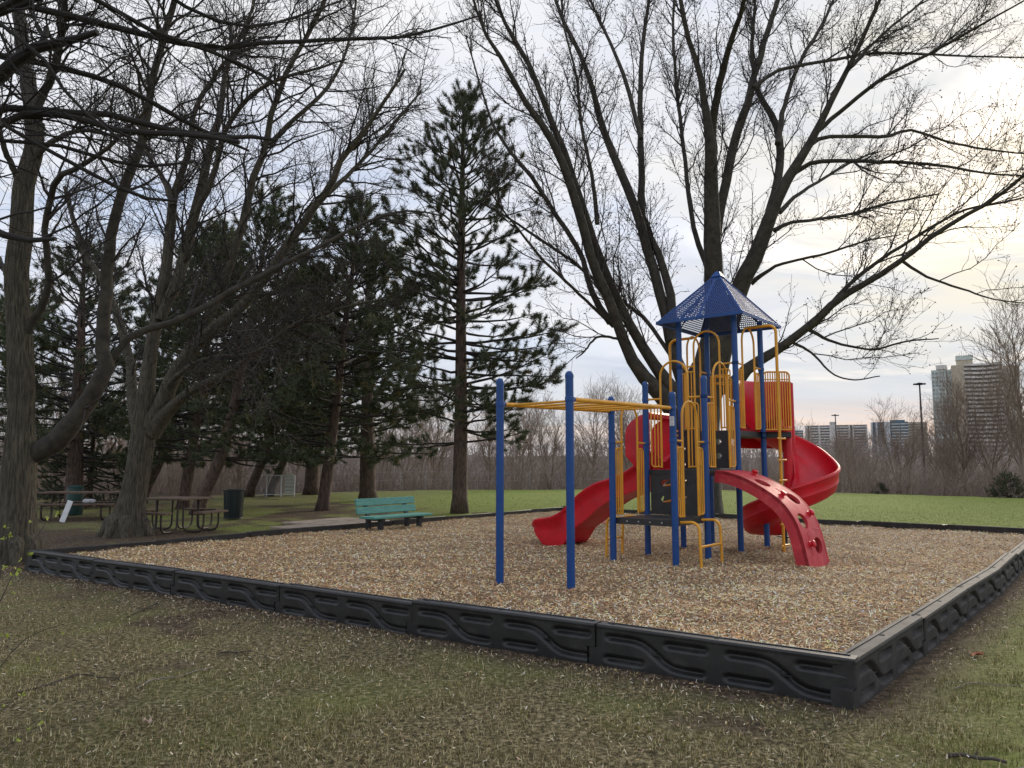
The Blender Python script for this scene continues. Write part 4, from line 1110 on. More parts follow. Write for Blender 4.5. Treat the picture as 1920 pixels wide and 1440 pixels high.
# --- the big maple behind the tower
MD = 21.5
mb0 = unp(1297, 972, MD); mb0[2] = gz(mb0[0], mb0[1])
def B(lst, ds, k=22): return limb_from(lst, MD, ds, k=k, wscale=.67)
trunkM = [(*unp(1297, 985, MD), .95), (*unp(1299, 930, MD), .80), (*unp(1300, 870, MD), .74), (*unp(1302, 800, MD), .70), (*unp(1312, 740, MD), .62), (*unp(1328, 690, MD), .48)]
LM = [
 B([(1292, 800, 80), (1250, 750, 54), (1215, 713, 42), (1185, 675, 35), (1167, 632, 31), (1149, 581, 29), (1130, 535, 28), (1106, 480, 27), (1083, 387, 26), (1050, 293, 23), (1023, 247, 21), (983, 187, 16), (953, 133, 14), (930, 93, 12), (903, 50, 9), (880, -30, 7)], -3.5),
 B([(1300, 790, 70), (1270, 745, 48), (1240, 702, 36), (1217, 669, 31), (1195, 635, 29), (1180, 605, 28), (1162, 569, 28), (1140, 524, 27), (1120, 473, 25), (1083, 360, 23), (1057, 283, 21), (1033, 227, 18), (993, 123, 15), (967, 80, 13), (940, 27, 10), (915, -40, 8)], -1.5),
 B([(1145, 605, 22), (1111, 550, 18), (1090, 480, 15), (1060, 430, 14), (1033, 387, 13), (993, 327, 12), (960, 290, 10), (923, 230, 8), (903, 167, 6), (873, 67, 4)], 2.0),
 B([(1305, 760, 60), (1272, 690, 40), (1256, 630, 33), (1247, 580, 30), (1232, 530, 29), (1217, 480, 28), (1197, 407, 26), (1163, 320, 24), (1133, 247, 20), (1110, 160, 15), (1083, 93, 13), (1057, 43, 11), (1035, -20, 9)], 2.5),
 B([(1262, 640, 34), (1258, 560, 26), (1240, 490, 22), (1212, 430, 20), (1203, 400, 22), (1203, 300, 19), (1200, 200, 16), (1203, 100, 13), (1217, 0, 10), (1225, -60, 8)], 4.5),
 B([(1202, 260, 14), (1173, 153, 12), (1153, 100, 10), (1107, 0, 7), (1085, -50, 5)], 3.0),
 B([(1320, 740, 100), (1340, 640, 82), (1343, 560, 58), (1338, 511, 53), (1335, 430, 48), (1334, 378, 43), (1333, 300, 36), (1330, 250, 28), (1324, 200, 22), (1311, 133, 17), (1285, 50, 14), (1270, -40, 11)], -2.0),
 B([(1335, 290, 30), (1338, 213, 24), (1364, 98, 18), (1391, 18, 14), (1405, -50, 10)], -3.5),
 B([(1342, 440, 34), (1353, 378, 28), (1382, 249, 26), (1400, 200, 24), (1413, 147, 20), (1436, 67, 17), (1458, 0, 14), (1470, -50, 11)], 1.0),
 B([(1325, 735, 90), (1350, 660, 66), (1372, 590, 54), (1391, 533, 50), (1412, 485, 46), (1431, 444, 42), (1458, 369, 34), (1493, 311, 28), (1529, 249, 22), (1564, 178, 17), (1609, 89, 13), (1649, 0, 10), (1670, -50, 7)], -3.0),
 B([(1432, 440, 26), (1448, 380, 25), (1458, 333, 24), (1462, 267, 22), (1448, 220, 20), (1420, 170, 15), (1410, 100, 12), (1415, 20, 9), (1420, -40, 7)], 2.5),
 B([(1458, 270, 18), (1471, 200, 14), (1490, 140, 12), (1515, 89, 11), (1545, 40, 9), (1570, -20, 7)], 4.0),
 B([(1360, 740, 50), (1400, 692, 34), (1440, 668, 28), (1471, 645, 25), (1512, 615, 23), (1542, 590, 24), (1575, 558, 20), (1618, 533, 18), (1689, 489, 15), (1747, 444, 14), (1800, 409, 12), (1858, 378, 11), (1920, 329, 9), (1990, 270, 6)], -5.5),
 B([(1545, 588, 16), (1580, 545, 12), (1620, 510, 11), (1662, 480, 10), (1724, 440, 9), (1804, 395, 7), (1880, 380, 6), (1960, 360, 4)], -2.0),
 B([(1480, 330, 16), (1520, 306, 13), (1556, 302, 12), (1680, 304, 10), (1769, 311, 8), (1850, 325, 6), (1930, 330, 4)], -5.0),
 B([(1529, 250, 14), (1560, 222, 13), (1591, 196, 12), (1662, 142, 11), (1724, 111, 9), (1804, 67, 8), (1860, 35, 6), (1940, -10, 4)], -4.0),
 B([(1515, 275, 14), (1556, 256, 11), (1662, 256, 10), (1707, 244, 8), (1782, 267, 7), (1850, 280, 6), (1940, 290, 4)], 3.0),
 B([(1413, 165, 14), (1450, 135, 11), (1493, 124, 10), (1569, 111, 9), (1636, 100, 8), (1742, 102, 7), (1830, 106, 5), (1940, 108, 4)], 3.5),
 B([(1462, 398, 15), (1490, 370, 11), (1524, 347, 9), (1591, 307, 7), (1640, 285, 5)], 3.5),
 B([(1452, 432, 15), (1480, 418, 10), (1516, 413, 9), (1591, 402, 8), (1662, 382, 7), (1760, 364, 4)], 2.5),
 B([(1408, 532, 15), (1440, 508, 10), (1471, 493, 8), (1547, 476, 7), (1618, 453, 5), (1690, 440, 3)], -3.0),
 B([(1172, 640, 12), (1158, 635, 8), (1124, 631, 7), (1107, 644, 6), (1095, 660, 5), (1080, 672, 3)], -1.0),
 B([(1275, 690, 16), (1240, 640, 12), (1211, 600, 12), (1173, 569, 11), (1135, 540, 11), (1100, 513, 9), (1060, 480, 9), (1000, 440, 8), (940, 400, 6), (880, 370, 4)], 5.0),
 B([(1150, 612, 12), (1111, 575, 9), (1055, 522, 9), (1018, 487, 8), (980, 440, 7), (940, 390, 5), (900, 330, 4)], -4.0),
 B([(1512, 616, 12), (1560, 640, 8), (1600, 650, 7), (1640, 655, 6), (1700, 640, 5), (1760, 635, 3)], -3.0),
 B([(1480, 640, 10), (1520, 660, 7), (1560, 700, 5), (1600, 712, 4), (1650, 705, 3)], -2.0),
 B([(1690, 488, 10), (1740, 520, 7), (1800, 540, 6), (1860, 560, 4), (1930, 570, 3)], -2.0),
 B([(1560, 178, 12), (1600, 120, 10), (1660, 60, 8), (1720, 10, 6), (1760, -30, 5)], 3.0),
 B([(1120, 420, 14), (1110, 330, 11), (1090, 230, 9), (1080, 140, 7), (1060, 60, 6), (1050, -20, 5)], 1.5),
 B([(1345, 560, 20), (1300, 420, 14), (1285, 300, 12), (1270, 180, 10), (1262, 60, 8), (1265, -30, 6)], 4.0),
]
tree_build("maple_tree", "huge bare maple with many spreading limbs rising behind the play tower", mb0, trunkM, LM, 101, (M['bark2'], M['limb'], M['twig']), n1=480, n2=3300, n3=14500, l1=(1.2, 3.4), l2=(.45, 1.5), l3=(.18, .55), up=.34, twr=.0046, buds=17000, budsize=.046, rm1=.024, a1=(14, 42))

# --- leftmost maple
t1d = 12.24
t1b = unp(24, 1052, t1d); t1b[2] = 0
def B1(lst, ds, k=20): return limb_from(lst, t1d, ds, k=k)
trunk1 = [(*unp(24, 1075, t1d), .40), (*unp(28, 1010, t1d), .315), (*unp(33, 940, t1d), .255), (*unp(36, 880, t1d), .245), (*unp(38, 840, t1d), .225), (*unp(38, 800, t1d), .20), (*unp(40, 760, t1d), .19), (*unp(37, 640, t1d), .185), (*unp(31, 520, t1d), .175), (*unp(40, 440, t1d), .165), (*unp(45, 350, t1d), .155), (*unp(62, 290, t1d), .145), (*unp(68, 230, t1d), .13)]
L1 = [
 B1([(66, 250, 32), (58, 180, 30), (45, 110, 27), (38, 50, 25), (34, 0, 23), (30, -60, 20)], .5),
 B1([(68, 225, 22), (77, 185, 17), (100, 133, 16), (112, 80, 14), (121, 20, 13), (124, -40, 11)], -1.5),
 B1([(40, 345, 18), (30, 325, 13), (15, 295, 11), (2, 260, 10), (-15, 200, 9)], -.8),
 B1([(48, 625, 20), (62, 600, 15), (84, 565, 14), (93, 511, 13), (88, 480, 13), (84, 430, 12), (93, 375, 12), (108, 333, 12), (143, 317, 10), (200, 278, 8), (235, 245, 6), (280, 200, 4)], -2.0),
 B1([(66, 300, 14), (84, 275, 11), (123, 252, 10), (167, 245, 8), (230, 255, 5), (290, 240, 3)], -2.0),
 limb_from([(36, 900, 10), (46, 872, 22), (76, 840, 37), (108, 822, 40), (135, 795, 37), (152, 768, 34), (179, 729, 32), (196, 695, 30), (195, 655, 26), (191, 608, 25), (200, 545, 23), (206, 480, 21), (212, 430, 20), (228, 370, 19), (246, 320, 19), (267, 262, 17), (278, 200, 15), (290, 140, 14), (305, 80, 13), (325, 10, 12), (340, -50, 9)], t1d + .10, -1.4, k=30),
 B1([(192, 702, 20), (206, 685, 15), (220, 655, 14), (245, 632, 14), (272, 620, 14), (310, 608, 13), (350, 593, 13), (389, 573, 12), (428, 548, 11), (480, 523, 11), (540, 490, 9), (600, 462, 8), (680, 420, 6), (760, 395, 4), (830, 405, 3)], 1.5),
 B1([(20, 520, 18), (5, 500, 13), (-15, 470, 11), (-40, 420, 9)], 1.0),
]
tree_build("maple_tree", "leftmost bare maple at the corner of the play area with a curving second stem", t1b, trunk1, L1, 103, (M['bark'], M['limb'], M['twig']), n1=110, n2=620, n3=2900, l1=(.8, 2.4), l2=(.4, 1.1), l3=(.15, .42), up=.12, twr=.0030, buds=2500, flare=.10, budsize=.022)

# --- second maple between the picnic tables
t2d = 16.78
t2b = unp(236, 1003, t2d); t2b[2] = 0
def B2(lst, ds, k=20): return limb_from(lst, t2d, ds, k=k)
trunk2 = [(*unp(236, 1012, t2d), .47), (*unp(242, 970, t2d), .35), (*unp(249, 935, t2d), .285), (*unp(256, 900, t2d), .26), (*unp(262, 862, t2d), .25), (*unp(268, 825, t2d), .25), (*unp(272, 780, t2d), .23), (*unp(276, 740, t2d), .21)]
L2 = [
 B2([(262, 800, 30), (246, 745, 20), (246, 700, 17), (236, 650, 16), (222, 597, 15), (205, 555, 13), (187, 519, 12), (163, 480, 11), (140, 420, 9), (120, 350, 7)], 2.5),
 B2([(272, 790, 40), (275, 735, 32), (280, 682, 26), (290, 630, 24), (300, 577, 22), (308, 530, 21), (315, 480, 20), (320, 433, 19), (323, 380, 17), (332, 345, 14), (348, 310, 12), (360, 250, 11), (366, 200, 10), (395, 155, 9), (430, 110, 7), (493, 80, 5)], .5),
 B2([(323, 385, 12), (313, 350, 11), (300, 325, 9), (283, 300, 8), (262, 240, 6), (250, 180, 4)], 1.0),
 B2([(280, 800, 40), (300, 765, 32), (331, 698, 28), (352, 668, 25), (373, 643, 24), (412, 608, 22), (451, 573, 20), (485, 535, 19), (520, 485, 18), (547, 447, 17), (587, 393, 16), (617, 353, 14), (645, 293, 12), (680, 250, 9), (720, 190, 7), (760, 130, 5)], -2.0, 26),
 B2([(284, 812, 36), (323, 762, 22), (350, 737, 18), (385, 720, 16), (420, 706, 15), (450, 684, 13), (480, 662, 12), (515, 635, 11), (560, 605, 9), (600, 590, 7), (650, 575, 5), (720, 560, 3)], -2.8),
 B2([(300, 600, 20), (330, 530, 21), (348, 470, 22), (365, 405, 19), (382, 335, 17), (392, 283, 16), (413, 217, 12), (420, 143, 10), (445, 80, 8), (470, 25, 6), (485, -40, 5)], 1.8),
 B2([(340, 690, 20), (390, 600, 18), (430, 500, 17), (458, 400, 15), (480, 317, 13), (500, 273, 12), (510, 207, 11), (533, 143, 10), (567, 83, 9), (610, 0, 7), (630, -50, 5)], -.5),
 B2([(367, 400, 12), (400, 330, 11), (420, 250, 10), (460, 190, 9), (520, 150, 7), (590, 130, 5), (650, 110, 3)], -1.5),
 B2([(505, 270, 10), (545, 230, 9), (600, 180, 8), (640, 120, 6), (660, 50, 5), (670, -20, 4)], 2.0),
 B2([(600, 375, 10), (640, 340, 9), (690, 290, 7), (740, 230, 6), (790, 170, 4)], 1.5),
 B2([(300, 740, 14), (350, 690, 9), (400, 670, 8), (460, 665, 6), (520, 640, 4)], -3.5),
]
tree_build("maple_tree", "broad bare maple with a flared trunk beside the square picnic table", t2b, trunk2, L2, 107, (M['bark'], M['bark'], M['twig']), n1=330, n2=2100, n3=9500, l1=(1.0, 3.2), l2=(.45, 1.3), l3=(.18, .5), up=.10, twr=.0042, buds=6000, flare=.16, budsize=.030)

# --- near tree whose limbs hang in from the upper left
nb = np.array([-6.3, 6.2, 0.0])
def BN(lst, d0, ds, k=18): return limb_from(lst, d0, ds, k=k, wscale=1.55)
trunkN = [(-6.3, 6.2, -.1, .30), (-6.32, 6.2, .6, .24), (-6.3, 6.15, 2.0, .21), (-6.2, 6.1, 3.4, .19), (-6.15, 6.1, 5.0, .16), (-6.1, 6.0, 7.0, .11), (-6.0, 5.9, 9.0, .05)]
def BT(z0, lst, d0, ds):
    """limb that starts on the off-frame trunk at height z0"""
    Q = BN(lst, d0, ds, 16); r0 = Q[0, 3]
    P = np.vstack([[-6.22, 6.12, z0, r0 * 1.5], [(-6.22 + Q[0, 0]) / 2, (6.12 + Q[0, 1]) / 2, (z0 + Q[0, 2]) / 2 + .1, r0 * 1.2], Q[:, :4]])
    return resample(P, 20)
LN = [
 BT(3.3, [(-40, 165, 22), (0, 138, 17), (33, 113, 16), (70, 90, 14), (120, 80, 11), (150, 70, 9), (182, 60, 7)], 5.6, -.3),
 BT(3.4, [(-60, 225, 10), (0, 206, 9), (33, 200, 9), (83, 207, 9), (150, 211, 8), (213, 215, 8), (260, 230, 8), (330, 246, 7), (413, 257, 6), (480, 255, 5), (520, 262, 4)], 5.8, 1.2),
 BT(3.0, [(-60, 262, 10), (0, 233, 9), (43, 213, 9), (100, 213, 9), (167, 227, 8), (233, 247, 8), (333, 250, 7), (400, 257, 6), (450, 267, 5)], 5.6, .2),
 BT(3.6, [(-60, 95, 9), (0, 103, 8), (67, 115, 8), (150, 137, 7), (207, 153, 7), (283, 190, 6), (350, 230, 6), (400, 253, 5), (467, 283, 3)], 5.8, 1.6),
 BT(4.0, [(-60, -10, 10), (0, 3, 9), (50, 12, 9), (133, 28, 9), (187, 43, 9), (250, 62, 8), (310, 70, 8), (383, 93, 7), (430, 88, 6), (493, 80, 6), (580, 77, 5), (640, 72, 5), (757, 70, 4), (853, 43, 3), (905, 28, 2)], 6.0, 2.4),
 BT(2.9, [(-60, 262, 7), (0, 263, 5), (50, 267, 5), (133, 278, 5), (200, 300, 5), (273, 312, 4), (330, 306, 4), (363, 303, 3)], 5.8, .8),
 BT(3.0, [(-60, 205, 7), (0, 230, 5), (80, 277, 5), (167, 323, 5), (233, 357, 5), (280, 373, 4), (333, 377, 3)], 5.4, .6),
 BT(2.4, [(-50, 415, 11), (0, 437, 9), (33, 448, 8), (55, 450, 7), (80, 449, 6), (105, 448, 5)], 5.2, 0.0),
 BT(4.2, [(120, -40, 8), (173, -2, 6), (233, 27, 6), (283, 57, 6), (383, 93, 5), (467, 127, 5), (533, 167, 3)], 5.6, 1.6),
 BT(3.6, [(-50, 10, 7), (0, 43, 5), (80, 110, 5), (133, 187, 4), (200, 240, 3), (260, 290, 2)], 5.2, .2),
 BT(4.4, [(230, -60, 7), (300, -20, 5), (380, 30, 5), (470, 50, 4), (560, 30, 3), (640, 0, 2)], 6.0, 1.4),
]
stub = BN([(75, 90, 9), (82, 75, 8), (87, 50, 6)], 5.45, 0, 6); LN.append(resample(stub, 20))
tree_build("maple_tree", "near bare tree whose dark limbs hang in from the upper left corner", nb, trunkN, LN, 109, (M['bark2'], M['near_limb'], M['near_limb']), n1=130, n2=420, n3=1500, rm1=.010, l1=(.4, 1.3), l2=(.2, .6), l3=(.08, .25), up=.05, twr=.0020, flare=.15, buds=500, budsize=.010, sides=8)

# ---------------------------------------------------------------- pines
def pine_parts(h, prof, seed, crown0, lean=(0, 0), r0=.2, ntuft=2600, dens=1.0, needles=15, nl=.15, nw=.017, droop=.0, fork=None, kink=None):
    rng = np.random.default_rng(seed)
    n = 26; t = np.linspace(0, 1, n)
    tx = lean[0] * (t * h) + .04 * np.sin(t * 9 + seed) * h * .03; ty = lean[1] * (t * h)
    if kink is not None: tx = tx + kink * np.exp(-((t * h - 0) / 1.6) ** 2)
    T = np.stack([tx, ty, t * h], 1); Rr = r0 * (1 - t) ** .75 + .015
    Rr[0] *= 1.25
    mb = MB(); mb.tube(T, Rr, 12); trunk = mb.mesh("trunk", M['pinebark'], True)
    zs = []; z = crown0
    while z < h * .985: zs.append(z); z += rng.uniform(.22, .42) * (.7 + .5 * (1 - z / h)) / dens
    P = []; R = []
    for z in zs:
        for q in range(rng.integers(3, 6)):
            a = rng.uniform(0, 2 * np.pi); L = np.interp(z, [p[0] for p in prof], [p[1] for p in prof]) * rng.uniform(.65, 1.12)
            tt = z / h; el0 = math.radians(np.interp(tt, [0, .4, .75, 1], [-12, 0, 22, 50]) + rng.normal(0, 8)); k = 8
            pts = [np.array([np.interp(z, T[:, 2], T[:, 0]), np.interp(z, T[:, 2], T[:, 1]), z])]
            for s in range(1, k):
                u = s / (k - 1); el = el0 + math.radians(16) * u - droop * math.sin(u * 3.14) + rng.normal(0, .07); a2 = a + rng.normal(0, .10)
                pts.append(pts[-1] + np.array([math.cos(a2) * math.cos(el), math.sin(a2) * math.cos(el), math.sin(el)]) * L / (k - 1))
            P.append(pts); R.append(np.linspace(min(.05, .011 + L * .013), .008, k))
    P = np.array(P); R = np.array(R)
    A, AR = grow(P, R, int(len(P) * 6), rng, .28, 1, (25, 60), (.35, 1.05), 5, .18, .2, .6, .006, .016, .1, .45)
    V1, F1 = tubes_np(P, R, 4); V2, F2 = tubes_np(A[:, ::2], AR[:, ::2], 3)
    br = mesh_from("branches", np.vstack([V1, V2]), [np.vstack([F1, F2 + len(V1)])], [M['twig']], True)
    # needle tufts along the outer half of branchlets and branch ends
    allp = np.concatenate([A[:, 2:], ], 0); idx = rng.integers(0, len(A), ntuft); uu = rng.random(ntuft) ** .6
    f = 1.2 + uu * 2.8; i0 = np.clip(f.astype(int), 0, 3); w = (f - i0)[:, None]
    c = A[idx, i0] * (1 - w) + A[idx, np.minimum(i0 + 1, 4)] * w; d = unit(A[idx, -1] - A[idx, -3] + np.array([0, 0, .12]))
    m_ = needles
    dd = unit(d[:, None] * rng.uniform(.15, 1.0, (ntuft, m_, 1)) + rng.normal(0, .55, (ntuft, m_, 3)))
    st_ = c[:, None] + d[:, None] * rng.uniform(-.10, .06, (ntuft, m_, 1))
    L = rng.uniform(.7, 1.15, (ntuft, m_, 1)) * nl
    sd = unit(np.cross(dd, rng.normal(size=dd.shape))) * nw / 2
    V = np.stack([st_ - sd, st_ + sd, st_ + dd * L], 2).reshape(-1, 3); F = np.arange(len(V)).reshape(-1, 3)
    tint = (1 + rng.normal(0, .22, (ntuft, 1, 1, 1))).clip(.5, 1.6) * np.array([1, 1, 1]) * np.ones((ntuft, m_, 3, 1))
    warm = (rng.random((ntuft, 1, 1, 1)) < .06) * np.array([1.6, .5, .1]); tint = tint + warm
    nd = mesh_from("needles", V, [F], [M['needle']], False, col=tint.reshape(-1, 3))
    return trunk, br, nd
def pine_thing(name, label, pos, parts, rz=0.0, sc=1.0, group=None):
    z = float(gz(pos[0], pos[1]))
    r = thing(name, label, "tree", (pos[0], pos[1], z - .03), rz, group); r.scale = (sc, sc, sc)
    link("trunk", parts[0], r); link("branches", parts[1], r, kind='stuff'); link("needles", parts[2], r, kind='stuff')
    return r
pA_ = pine_parts(14.1, [(2.6, 2.2), (4, 3.3), (5.5, 3.7), (7.5, 3.3), (9.5, 2.8), (11.3, 2.1), (12.6, 1.3), (13.6, .6), (14.1, .2)], 31, 2.3, r0=.24, ntuft=9000, dens=1.1, needles=22, nl=.17, nw=.0135)
pine_thing("pine_tree", "tallest pine with a straight reddish trunk rising beyond the teal bench", unp(862, 962, 24.7)[:2], pA_)
pB_ = pine_parts(11.2, [(2.0, 2.8), (3.2, 4.1), (5, 4.2), (7, 3.4), (9, 2.2), (10.4, 1.1), (11.2, .4)], 33, 1.9, lean=(-.02, 0), r0=.36, ntuft=8000, dens=1.1, needles=14, nl=.20, nw=.021)
pC_ = pine_parts(12.0, [(2.2, 2.6), (3.5, 3.4), (6, 3.3), (8.5, 2.6), (10.6, 1.4), (12, .4)], 35, 2.1, lean=(.15, .02), r0=.22, ntuft=7000, dens=1.1, needles=14, nl=.19, nw=.021, kink=-.55)
pD_ = pine_parts(9.6, [(1.8, 2.2), (3, 3.1), (5, 2.9), (7, 2.1), (8.8, 1.0), (9.6, .3)], 37, 1.7, lean=(.10, .0), r0=.18, ntuft=6000, dens=1.1, needles=14, nl=.19, nw=.021)
P_ = lambda px, y: (unp(px, 900, y)[0], y)
pine_thing("pine_tree", "dark pine with a thick forked trunk standing just left of the teal bench", P_(690, 33), pB_)
pine_thing("pine_tree", "pine with a leaning reddish trunk between the trash bin and the teal bench", P_(606, 26.2), pD_, 0.0, 1.12)
pine_thing("pine_tree", "tall pine with a slanting trunk rising directly behind the trash bin", P_(400, 24), pC_, 0.0, .86)
pine_thing("pine_tree", "pine with a thin slanting trunk left of the one behind the trash bin", P_(345, 27), pD_, .25, 1.05)
pine_thing("pine_tree", "dark pine standing behind the square picnic table and the flared maple", P_(292, 31), pC_, .35, .95)
pine_thing("pine_tree", "pine rising behind the long picnic table at the left", P_(140, 27), pB_, 1.3, .84)
pine_thing("pine_tree", "dark pine at the far left behind the leftmost maple", P_(20, 33), pB_, 2.7, .86)
pine_thing("pine_tree", "black trunked pine left of a similar slanting one beyond the trash bin", P_(486, 37), pC_, -.2, .98)
pine_thing("pine_tree", "slanting dark pine right of the black trunked one by the pale fence", P_(524, 38), pC_, .1, .86)
pine_thing("pine_tree", "broad pine filling the gap behind the thick forked pine", P_(585, 40), pB_, 4.0, 1.05)
# spruce
sp_ = pine_parts(4.6, [(.3, 2.3), (1.2, 2.0), (2.4, 1.4), (3.6, .7), (4.6, .15)], 41, .35, r0=.10, ntuft=4200, dens=2.0, needles=12, nl=.075, nw=.02, droop=.25)
pine_thing("spruce_tree", "small dense dark spruce behind the long picnic table", P_(170, 28.5), sp_)
sh_ = pine_parts(2.0, [(.05, 1.5), (.6, 1.5), (1.2, 1.1), (1.7, .6), (2.0, .2)], 43, .1, r0=.05, ntuft=2200, dens=3.0, needles=12, nl=.10, nw=.022)
pine_thing("evergreen_shrub", "rounded dark evergreen shrub at the lawn edge near the right border of the photo", P_(1887, 37.5), sh_, 0, .55)
pine_thing("evergreen_shrub", "tiny dark evergreen shrub at the lawn edge below the distant slab block", P_(1650, 43), sh_, 1.0, .30)
# ---------------------------------------------------------------- bare woods beyond the lawn
def bare_parts(h, seed, spread=.5, n1=26, n2=110, n3=380, multi=1, r0=.11, rt=.007):
    rng = np.random.default_rng(seed); P = []; R = []
    for q in range(multi):
        a = rng.uniform(0, 6.28); k = 9; d = np.array([math.cos(a) * .12 * (multi > 1), math.sin(a) * .12 * (multi > 1), 1]); p = np.zeros(3); pts = [p]
        for s in range(1, k):
            p = p + (d + rng.normal(0, .10, 3) * [1, 1, .2]) * h * .8 / (k - 1) * (1 if q == 0 else rng.uniform(.8, 1)); pts.append(p)
        P.append(pts); R.append(np.linspace(r0, r0 * .22, k))
    P = np.array(P); R = np.array(R)
    V0, F0 = tubes_np(P, R, 6); trunk = mesh_from("trunk", V0, [F0], [M['bgbark']], True)
    A, AR = grow(P, R, n1, rng, .18, 1, (25, 55), (h * .28, h * .55), 6, .35, .25, .55, .016, .07, .12, .45)
    Bq, BR = grow(A, AR, n2, rng, .15, 1, (22, 55), (h * .12, h * .26), 4, .3, .3, .6, rt, .03, .14, .35)
    D, DR = grow(Bq, BR, n3, rng, .05, 1, (20, 60), (h * .05, h * .13), 3, .25, .3, .7, rt * .8, .015, .15, .2)
    VV = []; FF = []; n = 0
    for X, XR in ((A, AR), (Bq, np.maximum(BR, rt)), (D, np.maximum(DR, rt))):
        v, f = tubes_np(X, XR, 3); VV.append(v); FF.append(f + n); n += len(v)
    crown = mesh_from("crown", np.vstack(VV), [np.vstack(FF)], [M['bgbark']], True)
    return trunk, crown, (np.vstack([V0] + VV), np.vstack([F0] + [f + len(V0) for f in FF]))
BP = [bare_parts(9.5, 201, n1=34, n2=240, n3=1300, multi=1), bare_parts(8.5, 202, n1=32, n2=230, n3=1200, multi=3, r0=.09), bare_parts(11, 203, n1=36, n2=260, n3=1400, multi=2, r0=.11), bare_parts(7.5, 204, n1=30, n2=220, n3=1100, multi=3, r0=.07)]
def bare_thing(label, px, y, k, rz, sc, group="bare trees at the edge of the lawn"):
    x = unp(px, 900, y)[0]; r = thing("bare_tree", label, "tree", (x, y, float(gz(x, y)) - .1), rz, group); r.scale = (sc, sc, sc)
    link("trunk", BP[k][0], r); link("crown", BP[k][1], r, kind='stuff')
NAMED = [
 ("crooked bare tree directly beyond the left monkey bar posts", 1030, 52, 1, .4, .78),
 ("bare tree with a tangled crown just right of the tallest pine", 915, 56, 0, 1.1, .80),
 ("bare tree showing between the forked dark pine and the tallest pine", 760, 52, 3, 2.1, .92),
 ("slender bare tree left of the tallest pine trunk", 815, 58, 2, .3, .80),
 ("bare tree seen through the monkey bars", 1110, 58, 2, 2.6, .78),
 ("bare tree beyond the lower deck and left of the red hood", 1178, 60, 0, 3.3, .92),
 ("bare tree whose crown pokes above the wood left of the large lamp mast", 1690, 52, 1, .8, .82),
 ("bare tree with raised branches beside the large lamp mast", 1768, 50, 2, 1.9, .66),
 ("tall bare tree in front of the middle of the tall curved tower block", 1812, 47, 0, 2.9, .86),
 ("tall bare tree in front of the right half of the tall curved tower block", 1862, 46, 2, .2, .74),
 ("tallest bare tree at the right edge of the photo", 1925, 42, 0, 4.2, 1.2),
 ("low bare tree right of the spiral slide", 1600, 56, 3, 5.0, .80),
 ("bare tree between the two pines left of the teal bench", 560, 50, 0, 5.4, .92),
 ("bare tree above the trash bin", 450, 47, 2, 1.4, .85),
 ("bare tree behind the square picnic table", 330, 45, 1, 3.9, .92),
 ("bare tree behind the small dark spruce", 215, 46, 0, .9, .95),
 ("bare tree left of the small dark spruce", 95, 44, 3, 2.4, 1.0),
]
for a in NAMED: bare_thing(*a)
BL = [bare_parts(9.5, 301, n1=24, n2=95, n3=330, rt=.011), bare_parts(8.5, 302, n1=22, n2=90, n3=300, multi=3, r0=.09, rt=.011), bare_parts(11, 303, n1=26, n2=100, n3=340, multi=2, r0=.11, rt=.011)]
BF = [bare_parts(9.5, 311, n1=20, n2=60, n3=150, rt=.022), bare_parts(9, 312, n1=20, n2=60, n3=150, multi=3, r0=.1, rt=.022)]
